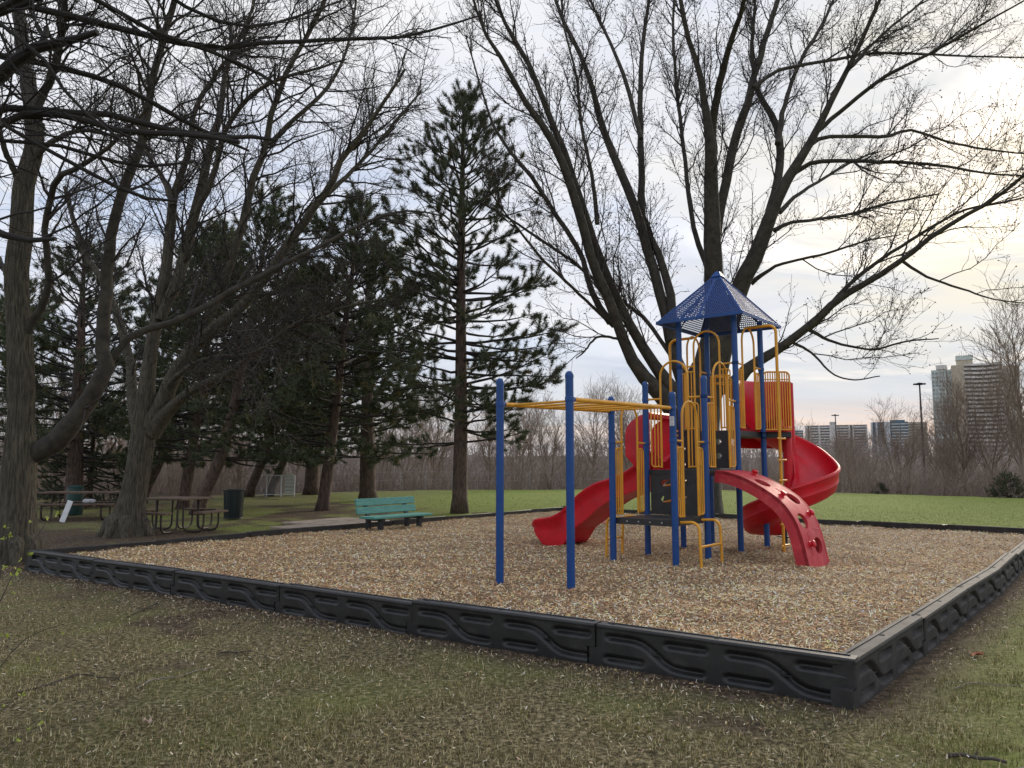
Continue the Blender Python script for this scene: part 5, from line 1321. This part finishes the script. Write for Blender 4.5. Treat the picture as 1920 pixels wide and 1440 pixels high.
def woodland():
    rng = np.random.default_rng(77); VV = []; FF = []; n = 0
    def put(x, y, s, k, lib=BL):
        nonlocal n
        V, F = lib[k][2]; a = rng.uniform(0, 6.28); c_, s_ = math.cos(a), math.sin(a)
        W = np.stack([V[:, 0] * c_ - V[:, 1] * s_, V[:, 0] * s_ + V[:, 1] * c_, V[:, 2] * rng.uniform(.85, 1.15)], 1) * s
        W += np.array([x, y, float(gz(x, y)) - .2]); VV.append(W.astype(np.float32)); FF.append(F + n); n += len(W)
    for q in range(54):
        r = rng.uniform(-.74, .74); cr = float(crest(r, 1.0)); y = cr + rng.uniform(6, 26)
        hgt = np.interp(r, [-.74, -.2, .1, .35, .45, .6, .74], [1.05, 1.0, .88, .52, .44, .55, .72])
        put(r * y, y, hgt * rng.uniform(.65, 1.05), int(rng.integers(0, 3)))
    me = mesh_from("bare_woodland", np.vstack(VV), [np.vstack(FF)], [M['bgbark']], True)
    link("bare_woodland", me, kind='stuff')
    VV.clear(); FF.clear(); n = 0
    for q in range(44):
        r = rng.uniform(-.78, .78); y = rng.uniform(85, 230); put(r * y, y, rng.uniform(.9, 1.3), int(rng.integers(0, 2)), BF)
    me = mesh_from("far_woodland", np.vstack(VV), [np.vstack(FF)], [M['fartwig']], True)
    link("far_woodland", me, kind='stuff')
    # brush: leaning stems and criss-crossing twigs along the edge of the lawn and down the slope
    m_ = 9000; r = rng.uniform(-.76, .76, m_); cr = crest(r, 1.0); y = cr + .6 + 28 * rng.random(m_) ** 1.2; x = r * y
    L = rng.uniform(.8, 3.0, m_) * (.5 + 1.0 * vnoise(x * .25, y * .25, 91)) + np.clip((y - cr) * .05, 0, 1.4)
    d = unit(np.stack([rng.normal(0, .42, m_), rng.normal(0, .42, m_), np.ones(m_)], 1)); b = np.stack([x, y, gz(x, y) - .1], 1)
    c1 = unit(np.stack([rng.normal(0, .7, m_), rng.normal(0, .7, m_), np.ones(m_) * .8], 1))
    P = np.stack([b, b + d * L[:, None] * .55, b + (d * .55 + c1 * .45) * L[:, None]], 1)
    R = np.stack([rng.uniform(.008, .022, m_), np.full(m_, .010), np.full(m_, .005)], 1)
    T, TR = grow(P, R, 24000, rng, .1, 1, (25, 80), (.5, 1.7), 3, .1, .5, .7, .007, .013, .2, .1)
    V1, F1 = tubes_np(P, R, 3); V2, F2 = tubes_np(T, TR, 3)
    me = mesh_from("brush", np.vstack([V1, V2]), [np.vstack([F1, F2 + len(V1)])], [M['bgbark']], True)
    link("brush", me, kind='stuff')
    # far wood on the other side of the valley: trunks and a haze of criss-crossing twigs
    m_ = 3500; r = rng.uniform(-.80, .80, m_); y = rng.uniform(75, 300, m_); x = r * y
    L = rng.uniform(4, 8.0, m_) * (.7 + .6 * vnoise(x * .05, y * .05, 92)); b = np.stack([x, y, gz(x, y) - .2], 1)
    d = unit(np.stack([rng.normal(0, .18, m_), rng.normal(0, .18, m_), np.ones(m_)], 1)); e = rng.normal(0, .35, (m_, 3))
    P = np.stack([b, b + d * L[:, None] * .55, b + (d + e * .3) * L[:, None]], 1); w = .02 + y * .0004
    R = np.stack([w, w * .8, w * .3], 1)
    T, TR = grow(P, R, 20000, rng, .2, 1, (20, 75), (1.6, 4.6), 3, .25, .4, .7, .03, .08, .15, .1)
    V1, F1 = tubes_np(P, R, 3); V2, F2 = tubes_np(T, TR, 3)
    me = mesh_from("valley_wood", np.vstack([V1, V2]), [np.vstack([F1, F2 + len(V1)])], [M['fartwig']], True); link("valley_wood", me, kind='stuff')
woodland()
# ---------------------------------------------------------------- bench
def bench(label, p, rz, length=1.75):
    r = thing("bench", label, "bench", (p[0], p[1], p[2]), rz); pass
    # local x along the seat, -y towards the sitter's front
    for k, (y, z, t) in enumerate(((.15, .395, .20), (.185, .565, .20))):
        mb = MB(); mb.box((0, y, z), (length, .045, .15), rx=-.2, bev=.006); mb.build("back_slat", M['teal'], r)
    for k, y in enumerate((-.32, -.16, .0)):
        mb = MB(); mb.box((0, y, .265), (length, .145, .045), bev=.006); mb.build("seat_slat", M['teal'], r)
    for x in (-length * .33, length * .33):
        mb = MB(); mb.box((x, -.26, .10), (.10, .09, .24), bev=.01); mb.build("leg", M['black_metal'], r)
        mb = MB(); mb.box((x, .10, .10), (.10, .09, .24), bev=.01); mb.build("leg", M['black_metal'], r)
        mb = MB(); mb.beam((x, .10, .20), (x, .235, .62), .09, .05); mb.box((x, -.10, .217), (.09, .50, .05)); mb.build("back_support", M['black_metal'], r)
bd = math.atan2(.81, .585)
bench("teal painted wooden bench facing the play area", (-2.58, 16.45, CHIP_Z), bd + math.pi if False else bd)
bench("teal bench mostly cut off by the left edge of the photo", (-16.25, 21.8, 0), math.radians(8))

# ---------------------------------------------------------------- picnic tables, bins, small things
def pipe_leg(r, pts, rad=.03):
    mb = MB(); mb.tube(resample(np.array(pts, float), 24), rad, 8); mb.build("leg", M['picnic_steel'], r, smooth=True)
def square_table(p, rz):
    r = thing("picnic_table", "square brown picnic table with four attached benches beside the flared maple", "picnic table", p, rz)
    for k in range(6):
        mb = MB(); mb.box((0, -.55 + k * .22, .76), (1.30, .205, .045), bev=.006); mb.build("table_board", M['picnic'], r)
    for a in range(4):
        an = a * math.pi / 2; c_, s_ = math.cos(an), math.sin(an)
        for o in (0, .15):
            mb = MB(); mb.box(((.98 + o) * c_, (.98 + o) * s_, .46), (.135, 1.10, .045), rz=an, bev=.006); mb.build("seat_board", M['picnic'], r)
        for sgn in (-.32, .32):
            def q(x, y, z): return (x * c_ - y * s_, x * s_ + y * c_, z)
            pipe_leg(r, [q(1.05, sgn, .43), q(1.05, sgn, .2), q(.98, sgn, .06), q(.8, sgn, .03), q(.55, sgn, .04), q(.44, sgn, .12), q(.42, sgn, .4), q(.42, sgn, .73)], .026)
    return r
square_table((-7.85, 18.0, 0), math.radians(-14)).scale = (.86, .86, 1)
def long_table(p, rz):
    r = thing("picnic_table", "long brown picnic table at the left between the two maples", "picnic table", p, rz)
    for k in range(4):
        mb = MB(); mb.box((0, -.30 + k * .20, .76), (2.35, .185, .045), bev=.006); mb.build("table_board", M['picnic'], r)
    for s in (-1, 1):
        for o in (0, .15):
            mb = MB(); mb.box((0, s * (.68 + o), .45), (2.35, .135, .04), bev=.006); mb.build("seat_board", M['picnic'], r)
    for x in (-.8, .8):
        for s in (-1, 1):
            pipe_leg(r, [(x, s * .76, .42), (x, s * .76, .2), (x, s * .70, .06), (x, s * .55, .03), (x, s * .3, .04), (x, s * .22, .12), (x, s * .22, .4), (x, s * .22, .73)], .028)
        mb = MB(); mb.beam((x, -.76, .40), (x, .76, .40), .04, .03); mb.build("brace", M['picnic_steel'], r)
lt = unp(150, 973, 21.8)
long_table((lt[0], 22.0, 0), math.radians(4))
# bag lying on the long table's bench
bm = MB(); rng_ = np.random.default_rng(4); th = np.linspace(0, math.pi, 8); ph = np.linspace(0, 2 * math.pi, 14, endpoint=False)
G = np.array([[(.17 * math.sin(a) * math.cos(b) * (1 + .25 * math.sin(3 * b)), .10 * math.sin(a) * math.sin(b), .07 * math.cos(a) + .06 + .02 * math.sin(5 * b) * math.sin(a)) for b in ph] for a in th])
bm.grid(G, closed_v=True); o = bm.build("plastic_bag", M['bag'], smooth=True, loc=(lt[0] + .50, 21.28, .475)); tag(o, "crumpled pale plastic bag lying on the near bench of the long picnic table", "bag")
# white board leaning in the grass
mb = MB(); mb.box((0, 0, .30), (.15, .02, .60), bev=.004); bo = mb.build("white_board", M['white'])
bp = unp(116, 978, 20.8); bo.location = (bp[0], bp[1], 0.0); bo.rotation_euler = (math.radians(-6), math.radians(16), 0)
tag(bo, "narrow white board leaning in the grass in front of the long picnic table", "board")
# slatted bin
def slat_bin(p):
    r = thing("trash_bin", "dark slatted metal trash bin standing in the grass right of the square picnic table", "bin", p, .3)
    mb = MB(); mb.lathe([(.0, .05), (.21, .05), (.24, .78), (.23, .80)], 20); mb.build("liner", M['bin'], r, smooth=True)
    for k in range(22):
        a = k * 2 * math.pi / 22; c_, s_ = math.cos(a), math.sin(a)
        mb = MB(); mb.beam((.245 * c_, .245 * s_, .04), (.275 * c_, .275 * s_, .84), .035, .008, up=(c_, s_, 0)); mb.build("slat", M['bin'], r)
    for z, rad in ((.05, .255), (.84, .292)):
        mb = MB(); a = np.arange(24) * 2 * math.pi / 24; mb.tube(np.stack([rad * np.cos(a), rad * np.sin(a), np.full(24, z)], 1), .016, 6, closed=True); mb.build("hoop", M['bin'], r, smooth=True)
bp = unp(437, 974, 21.7); slat_bin((bp[0], bp[1], 0))
def wheelie(p):
    r = thing("trash_bin", "teal green barrel bin standing behind the long picnic table", "bin", p, 0)
    mb = MB(); mb.lathe([(.0, .02), (.22, .02), (.235, .1), (.235, .82), (.22, .86)], 20); mb.build("barrel", M['binlight'], r, smooth=True)
    mb = MB(); mb.lathe([(.0, .93), (.14, .92), (.235, .875), (.24, .85), (.236, .84)], 20); mb.build("lid", M['binlight'], r, smooth=True)
bp = unp(139, 965, 23.6); wheelie((bp[0], bp[1], 0))
# concrete pad behind the far-left border
def pad():
    a = unp(498, 991, 18.6); r = thing("concrete_pad", "weathered concrete slabs laid in the grass behind the border left of the teal bench", "paving", (0, 0, 0))
    A = np.array((-5.55, 18.3)); u = unit(np.array((.585, .81))); v = np.array((-.81, .585))
    A0 = np.array(PL[0]) + u * 6.7 + v * .30
    for k in range(3):
        for q in range(4):
            if k == 0 and q == 3: continue
            c_ = A0 + u * (k * 1.12 + .55) + v * (.5 + q * 1.02); mb = MB()
            mb.box((c_[0], c_[1], .012 + .008 * ((k + q) % 2)), (1.10, 1.0, .07), rz=math.atan2(u[1], u[0]), bev=.008); mb.build("slab", M['concrete'], r)
pad()
# red cone
mb = MB(); mb.box((0, 0, .012), (.34, .34, .024), bev=.008)
cn = thing("traffic_cone", "small faded red cone by the far border beneath the straight slide", "cone", (2.05, 18.0, CHIP_Z))
mb.build("cone_base", M['cone'], cn); mb = MB(); mb.lathe([(.12, .024), (.035, .40), (.03, .42), (.001, .42)], 16); mb.build("cone_body", M['cone'], cn, smooth=True)

# pale ball park fence and boundary fence
def fence():
    r = thing("chain_link_fence", "pale steel chain link fence frame far behind the trash bin", "fence", (0, 0, 0))
    d = 37.5; xs = [unp(p, 915, d)[0] for p in (472, 500, 527, 552)]; top = 1.05
    for x in xs:
        mb = MB(); mb.tube([(x, d, -.1), (x, d, top)], .035, 8); mb.build("fence_post", M['white'], r, smooth=True)
    for z in (top - .02, .10):
        mb = MB(); mb.tube([(xs[0], d, z), (xs[-1], d, z)], .025, 6); mb.build("rail", M['white'], r, smooth=True)
    mb = MB()
    for k in range(48):
        x = xs[0] + (xs[-1] - xs[0]) * k / 47; mb.tube([(x, d, .1), (min(x + .4, xs[-1]), d, top - .05)], .004, 3, caps=False); mb.tube([(x, d, top - .05), (min(x + .4, xs[-1]), d, .1)], .004, 3, caps=False)
    mb.build("wire_mesh", M['wire'], r, kind='stuff')
    mb = MB(); xc = unp(543, 915, d)[0]
    for k in range(6): mb.box((xc, d - .08, .22 + k * .17), (.42, .02, .10))
    mb.build("slat_panel", M['bgreen'], r)
    r = thing("wire_fence", "thin posts of a low wire fence along the wood edge behind the tallest pine", "fence", (0, 0, 0))
    pts = []
    for k in range(15):
        px = 560 + k * 48; x0 = (px - 960) / FPX; y = float(crest(x0, 1.0)) + 1.2; p = (x0 * y, y); z = float(gz(*p)); pts.append((p[0], p[1], z))
        mb = MB(); mb.tube([(p[0], p[1], z - .1), (p[0], p[1], z + 1.15)], .022, 6); mb.build("fence_post", M['wire'], r, smooth=True)
    for h in (1.1, .6):
        mb = MB(); mb.tube([(a, b, c_ + h) for a, b, c_ in pts], .008, 4); mb.build("wire", M['wire'], r, smooth=True)
fence()
# light masts
def mast(label, px, py_top, d):
    x, y, zt = unp(px, py_top, d); zg = float(gz(x, y))
    r = thing("light_mast", label, "light mast", (x, y, zg), group="high light masts beyond the wood"); h = zt - zg
    mb = MB(); mb.tube([(0, 0, 0), (0, 0, h * .5), (0, 0, h - .3)], [.30, .22, .14], 8); mb.build("pole", M['black_metal'], r, smooth=True)
    mb = MB(); mb.lathe([(.0, h - .25), (.5, h - .3), (.62, h - .05), (.5, h + .1), (.0, h + .25)], 12); mb.build("hub", M['black_metal'], r, smooth=True)
    for k in range(8):
        a = k * math.pi / 4; mb = MB(); mb.box((.78 * math.cos(a), .78 * math.sin(a), h - .12), (.75, .42, .24), rz=a, bev=.04); mb.build("lamp_head", M['black_metal'], r)
mast("small dark high light mast in front of the distant slab block", 1566, 778, 240)
mast("larger dark high light mast left of the tall tower block", 1724, 719, 150)

# ---------------------------------------------------------------- far buildings
def block(label, px0, px1, py_top, d, floors, fh, mats, kind, depth=16, gap=0.0, rzz=0.0):
    a = unp(px0, py_top, d); b = unp(px1, py_top, d); w = b[0] - a[0]; top = a[2]; cx = (a[0] + b[0]) / 2; zg = top - floors * fh
    r = thing("apartment_block", label, "building", (cx, d, zg), -math.atan2(cx, d), group="far apartment blocks"); r.scale = (math.cos(math.atan2(cx, d)), 1, 1)
    H = top - zg; hw = w / 2
    mb = MB(); mb.box((0, depth / 2 + .8, H / 2), (w, depth, H)); mb.build("wall", mats[0], r)
    return r, w, H, zg
# slab with long balconies
r, w, H, zg = block("long pale slab apartment block with striped balconies right of the spiral slide", 1508, 1625, 797, 800, 17, 2.9, [M['bdark']], 0)
for x0, x1 in ((0, .045), (.075, .09), (.22, .25), (.40, .52), (.70, .73), (.765, .785), (.975, 1.0)):
    mb = MB(); mb.box((-w / 2 + (x0 + x1) / 2 * w, -.6, H / 2), ((x1 - x0) * w, 3.2, H)); mb.build("pier", M['bconc'], r)
for x0, x1 in ((.09, .40), (.52, .70), (.785, .975)):
    for k in range(17):
        mb = MB(); mb.box((-w / 2 + (x0 + x1) / 2 * w, -1.2, k * 2.9 + .55), ((x1 - x0) * w, .3, 1.35)); mb.build("balcony", M['bconc'], r)
mb = MB(); mb.box((-w / 2 + .46 * w, 6, H + 1.8), (w * .11, 8, 3.6)); mb.build("roof_box", M['bconc'], r)
for k in range(5):
    mb = MB(); mb.box((-w / 2 + (.415 + k * .0225) * w, 1.95, H + 2.0), (w * .010, .12, 2.6)); mb.build("louvre", M['bdark'], r)
# low grey one at its left
r, w, H, zg = block("small grey block peeping out beside the spiral slide column", 1478, 1506, 807, 900, 14, 2.9, [M['bblue']], 0)
for k in range(14):
    mb = MB(); mb.box((0, .4, k * 2.9 + .5), (w, .6, 1.1)); mb.build("band", M['bconc'], r)
mb = MB(); mb.box((-w * .2, 4, H + 2.6), (w * .4, 6, 5.2)); mb.build("roof_box", M['bgreen'], r)
# blue and white block
r, w, H, zg = block("blue and white striped apartment block behind bare trees left of the large light mast", 1632, 1702, 791, 760, 17, 2.9, [M['bblue']], 0)
for x0, x1 in ((0, .05), (.13, .18), (.36, .52)):
    mb = MB(); mb.box((-w / 2 + (x0 + x1) / 2 * w, -.2, H / 2), ((x1 - x0) * w, 2.2, H)); mb.build("pier", M['bwhite'], r)
for k in range(17):
    for x0, x1 in ((.18, .36), (.56, .78), (.8, 1.0)):
        mb = MB(); mb.box((-w / 2 + (x0 + x1) / 2 * w, .3, k * 2.9 + .6), ((x1 - x0) * w, .9, .9)); mb.build("band", M['bconc'] if x0 > .5 else M['bglass'], r)
mb = MB(); mb.box((w * .22, 4, H + .9), (w * .4, 6, 1.8)); mb.build("roof_box", M['bblue'], r)
r, w, H, zg = block("brownish block half hidden by bare trees behind the large light mast", 1696, 1738, 791, 790, 16, 2.9, [M['bbrown']], 0)
for k in range(16):
    mb = MB(); mb.box((0, .3, k * 2.9 + .6), (w * .9, .9, .9)); mb.build("band", M['bdark'], r)
# tall curved tower
def tower():
    d = 540; a = unp(1745, 684, d); b = unp(1905, 684, d); top = a[2] - 2; fh = 2.95; nf = 31; zg = top - nf * fh
    r = thing("apartment_tower", "tall pale tower block with curved balcony front at the right behind bare trees", "building", (a[0], d, zg), -math.atan2(a[0], d), group="far apartment blocks"); r.scale = (math.cos(math.atan2(a[0] * 1.05, d)), 1, 1)
    W = b[0] - a[0]; H = nf * fh; L = lambda px: unp(px, 684, d)[0] - a[0]
    # left wing, face turned slightly
    x1 = L(1783)
    mb = MB(); mb.box((x1 / 2, 12, H / 2 - 1), (x1, 22, H - 2)); wing = mb.build("wall", M['bgreen'], r)
    for k in range(nf - 1):
        for q in range(6):
            mb = MB(); mb.box((x1 * (q + .5) / 6, .93, k * fh + 1.5), (x1 / 6 * .62, .16, 1.5)); mb.build("window", M['bglass'], wing)
    mb = MB(); mb.box((x1 * .76, .85, H / 2), (.35, .35, H)); mb.build("joint", M['bdark'], wing)
    # ochre stair core
    x2 = L(1806)
    mb = MB(); mb.box(((x1 + x2) / 2, 9, H / 2 + .3), (x2 - x1, 20, H + .6)); mb.build("stair_core", M['bbrown'], r)
    # curved main front
    x3 = L(1876); n = 9
    xs = np.linspace(x2, x3, n); yy = 3.5 * (1 - np.cos((xs - x2) / (x3 - x2) * math.pi * 2)) / 2 * 1 + .3
    mb = MB(); poly = [(x, y + 1.6) for x, y in zip(xs, yy)] + [(x3, 22), (x2, 22)]
    for q in range(n - 1):
        mb.prism([(xs[q], yy[q] + 1.6), (xs[q + 1], yy[q + 1] + 1.6), (xs[q + 1], 22), (xs[q], 22)], 0, H + .8)
    core = mb.build("wall", M['bdark'], r)
    for k in range(nf + 1):
        mb = MB(); G = np.array([[(x, y - .1, k * fh + .1), (x, y - .1, k * fh + 1.45), (x, y + .15, k * fh + 1.45), (x, y + .15, k * fh + .1)] for x, y in zip(xs, yy)])
        mb.grid(G, closed_v=True); mb.build("balcony", M['bconc'], r)
        mb = MB(); mb.box(((x2 + x3) / 2, 1.5 + 1.5, k * fh), (x3 - x2, 3.0, .25)); mb.build("floor_slab", M['bconc'], r)
    for q in (0, 4, 8):
        mb = MB(); mb.box((xs[q], yy[q] + 1.2, H / 2), (.5, 2.0, H)); mb.build("pier", M['bconc'], r)
    # right wing
    mb = MB(); mb.box(((x3 + W) / 2, 14, H / 2 - .6), (W - x3, 20, H - 1.2)); wr = mb.build("wall", M['bbrown'], r)
    for k in range(nf - 1):
        for q in range(3):
            mb = MB(); mb.box((x3 + (W - x3) * (q + .5) / 3, 3.93, k * fh + 1.5), ((W - x3) / 3 * .6, .16, 1.4)); mb.build("window", M['bglass'], wr)
    mb = MB(); xa, xb = L(1794), L(1824); mb.box(((xa + xb) / 2, 12, H + 4.2), (xb - xa, 10, 7)); ph_ = mb.build("penthouse", M['bbrown'], r)
    mb = MB(); mb.box(((xa + xb) / 2, 12, H + 6.6), (xb - xa + .8, 11, 3.2)); mb.build("parapet", M['bgreen'], ph_)
    for q in range(7):
        mb = MB(); x = xa + (xb - xa) * (q + .5) / 7; hh = 1 + (q * 37 % 5) * .5; mb.tube([(x, 10, H + 8), (x, 10, H + 8.6 + hh)], .14, 5); mb.build("antenna", M['bdark'], r)
    mb = MB(); mb.box((L(1765), 10, H + .6), (8, 8, 3)); mb.build("roof_box", M['bconc'], r)
tower()
# ---------------------------------------------------------------- small things on the ground
def stick(label, pts, rad, m_):
    P = []
    for (px, py) in pts:
        ang = math.atan((py - 720) / FPX) - PITCH; d = EYE / math.tan(ang)
        p = unp(px, py, d); p[2] = float(gz(p[0], p[1])) + rad * .8 + .004; P.append((*p, rad * (1 - .5 * len(P) / len(pts))))
    Q = resample(np.array(P), 14); Q[:, 2] += .008 * np.sin(np.linspace(0, 6, 14)) ** 2
    c0 = Q[0, :3].copy(); mb = MB(); mb.tube(Q[:, :3] - c0, Q[:, 3], 7)
    # side nub
    mb.tube([Q[6, :3] - c0, Q[6, :3] - c0 + np.array((.03, .03, .02))], [rad * .5, rad * .2], 5)
    o = mb.build("fallen_stick", m_, smooth=True, loc=tuple(c0)); tag(o, label, "stick", "fallen sticks in the grass")
stick("long pale bare stick lying in the grass at the lower left", [(255, 1296), (290, 1280), (335, 1272), (370, 1262), (402, 1255)], .006, M['pale_stick'])
stick("dark bent stick left of the long pale one", [(30, 1302), (85, 1290), (148, 1268), (185, 1275), (224, 1275)], .006, M['dark_stick'])
stick("short dark stick nearest the front border at the left", [(238, 1158), (262, 1148), (298, 1133)], .007, M['dark_stick'])
stick("short dark reddish stick in the middle of the grass below the third border panel", [(412, 1227), (440, 1228), (478, 1226)], .007, M['dark_stick'])
stick("thick dark stick at the bottom edge near the right corner", [(1778, 1424), (1820, 1428), (1888, 1436)], .012, M['dark_stick'])
stick("thin pale curved stick right of the border corner", [(1790, 1293), (1830, 1284), (1880, 1290), (1915, 1288)], .004, M['pale_stick'])
def leafm(label, px, py, size, m_, name="fallen_leaf"):
    ang = math.atan((py - 720) / FPX) - PITCH; d = EYE / math.tan(ang); p = unp(px, py, d); z = float(gz(p[0], p[1]))
    mb = MB(); n = 16; a = np.linspace(0, 2 * math.pi, n, endpoint=False); rr_ = size * (1 + .35 * np.cos(5 * a)) * .5
    G = np.array([[(r * math.cos(t) * q, r * math.sin(t) * q, .018 + .012 * math.sin(3 * t) * q + .01 * q) for r, t in zip(rr_, a)] for q in (.05, .5, 1)])
    G2 = G.copy(); G2[:, :, 2] += .0015; mb.grid(G, closed_v=True); mb.grid(G2, closed_v=True)
    o = mb.build(name, m_, smooth=True, loc=(p[0], p[1], z)); tag(o, label, "leaf")
leafm("curled orange brown dead leaf in the grass right of the side border", 1830, 1231, .10, M['dead_leaf'])
leafm("pale pink leaf lying in the grass below the long pale stick", 275, 1362, .05, M['pink_leaf'])

# sapling with fresh yellow-green buds at the lower left
def sapling():
    base = np.array((-3.15, 3.75, 0.0)); r = thing("sapling", "thin sapling twigs with fresh yellow green buds at the lower left edge", "sapling", tuple(base))
    tw = [[(-60, 1300), (-20, 1180), (15, 1095), (60, 1020), (90, 975)], [(-60, 1340), (-20, 1280), (20, 1225), (60, 1190), (120, 1170)], [(-60, 1400), (-10, 1345), (35, 1305), (45, 1300)], [(-60, 1440), (0, 1410), (50, 1370), (75, 1362)], [(-50, 1240), (-10, 1130), (5, 1050), (12, 985)]]
    rng = np.random.default_rng(3)
    for t in tw:
        P = np.array([unp(x, y, 3.7 + .05 * k) for k, (x, y) in enumerate(t)]); P = np.vstack([[base + (0, 0, .02)], P])
        Q = resample(P, 16); mb = MB(); mb.tube(Q - base, np.linspace(.0045, .0015, 16), 6); mb.build("stem", M['dark_stick'], r, smooth=True)
    for (px, py, s) in ((10, 990, 1), (19, 1004, 1), (7, 1010, .8), (54, 1042, 1.2), (32, 1070, 1.3), (10, 1062, 1), (20, 1080, .9), (38, 1050, .7), (88, 969, 1), (106, 964, 1), (56, 980, .7), (24, 1112, .8), (14, 1196, 1.1), (2, 1192, .8), (115, 1188, .8), (72, 1236, .8), (40, 1303, 1.1), (8, 1326, .9), (20, 1095, .6), (76, 1356, .8), (54, 1368, .8), (32, 1388, .9), (165, 1260, .0)):
        if s <= 0: continue
        c_ = unp(px, py, 3.85) - base; 
        mb = MB()
        for q in range(6):
            d = unit(rng.normal(size=3) + np.array((0, 0, .6))); sd = unit(np.cross(d, rng.normal(size=3))); nn = np.cross(d, sd); L = .020 * s * rng.uniform(.7, 1.2)
            mb.add([c_, c_ + d * L * .5 + sd * L * .28 + nn * L * .08, c_ + d * L, c_ + d * L * .5 - sd * L * .28 + nn * L * .08, c_ + d * L * .5 - nn * L * .06], (), [(0, 1, 4), (1, 2, 4), (2, 3, 4), (3, 0, 4), (0, 2, 1), (0, 3, 2)])
        mb.build("bud_leaves", M['leaf'], r)
sapling()
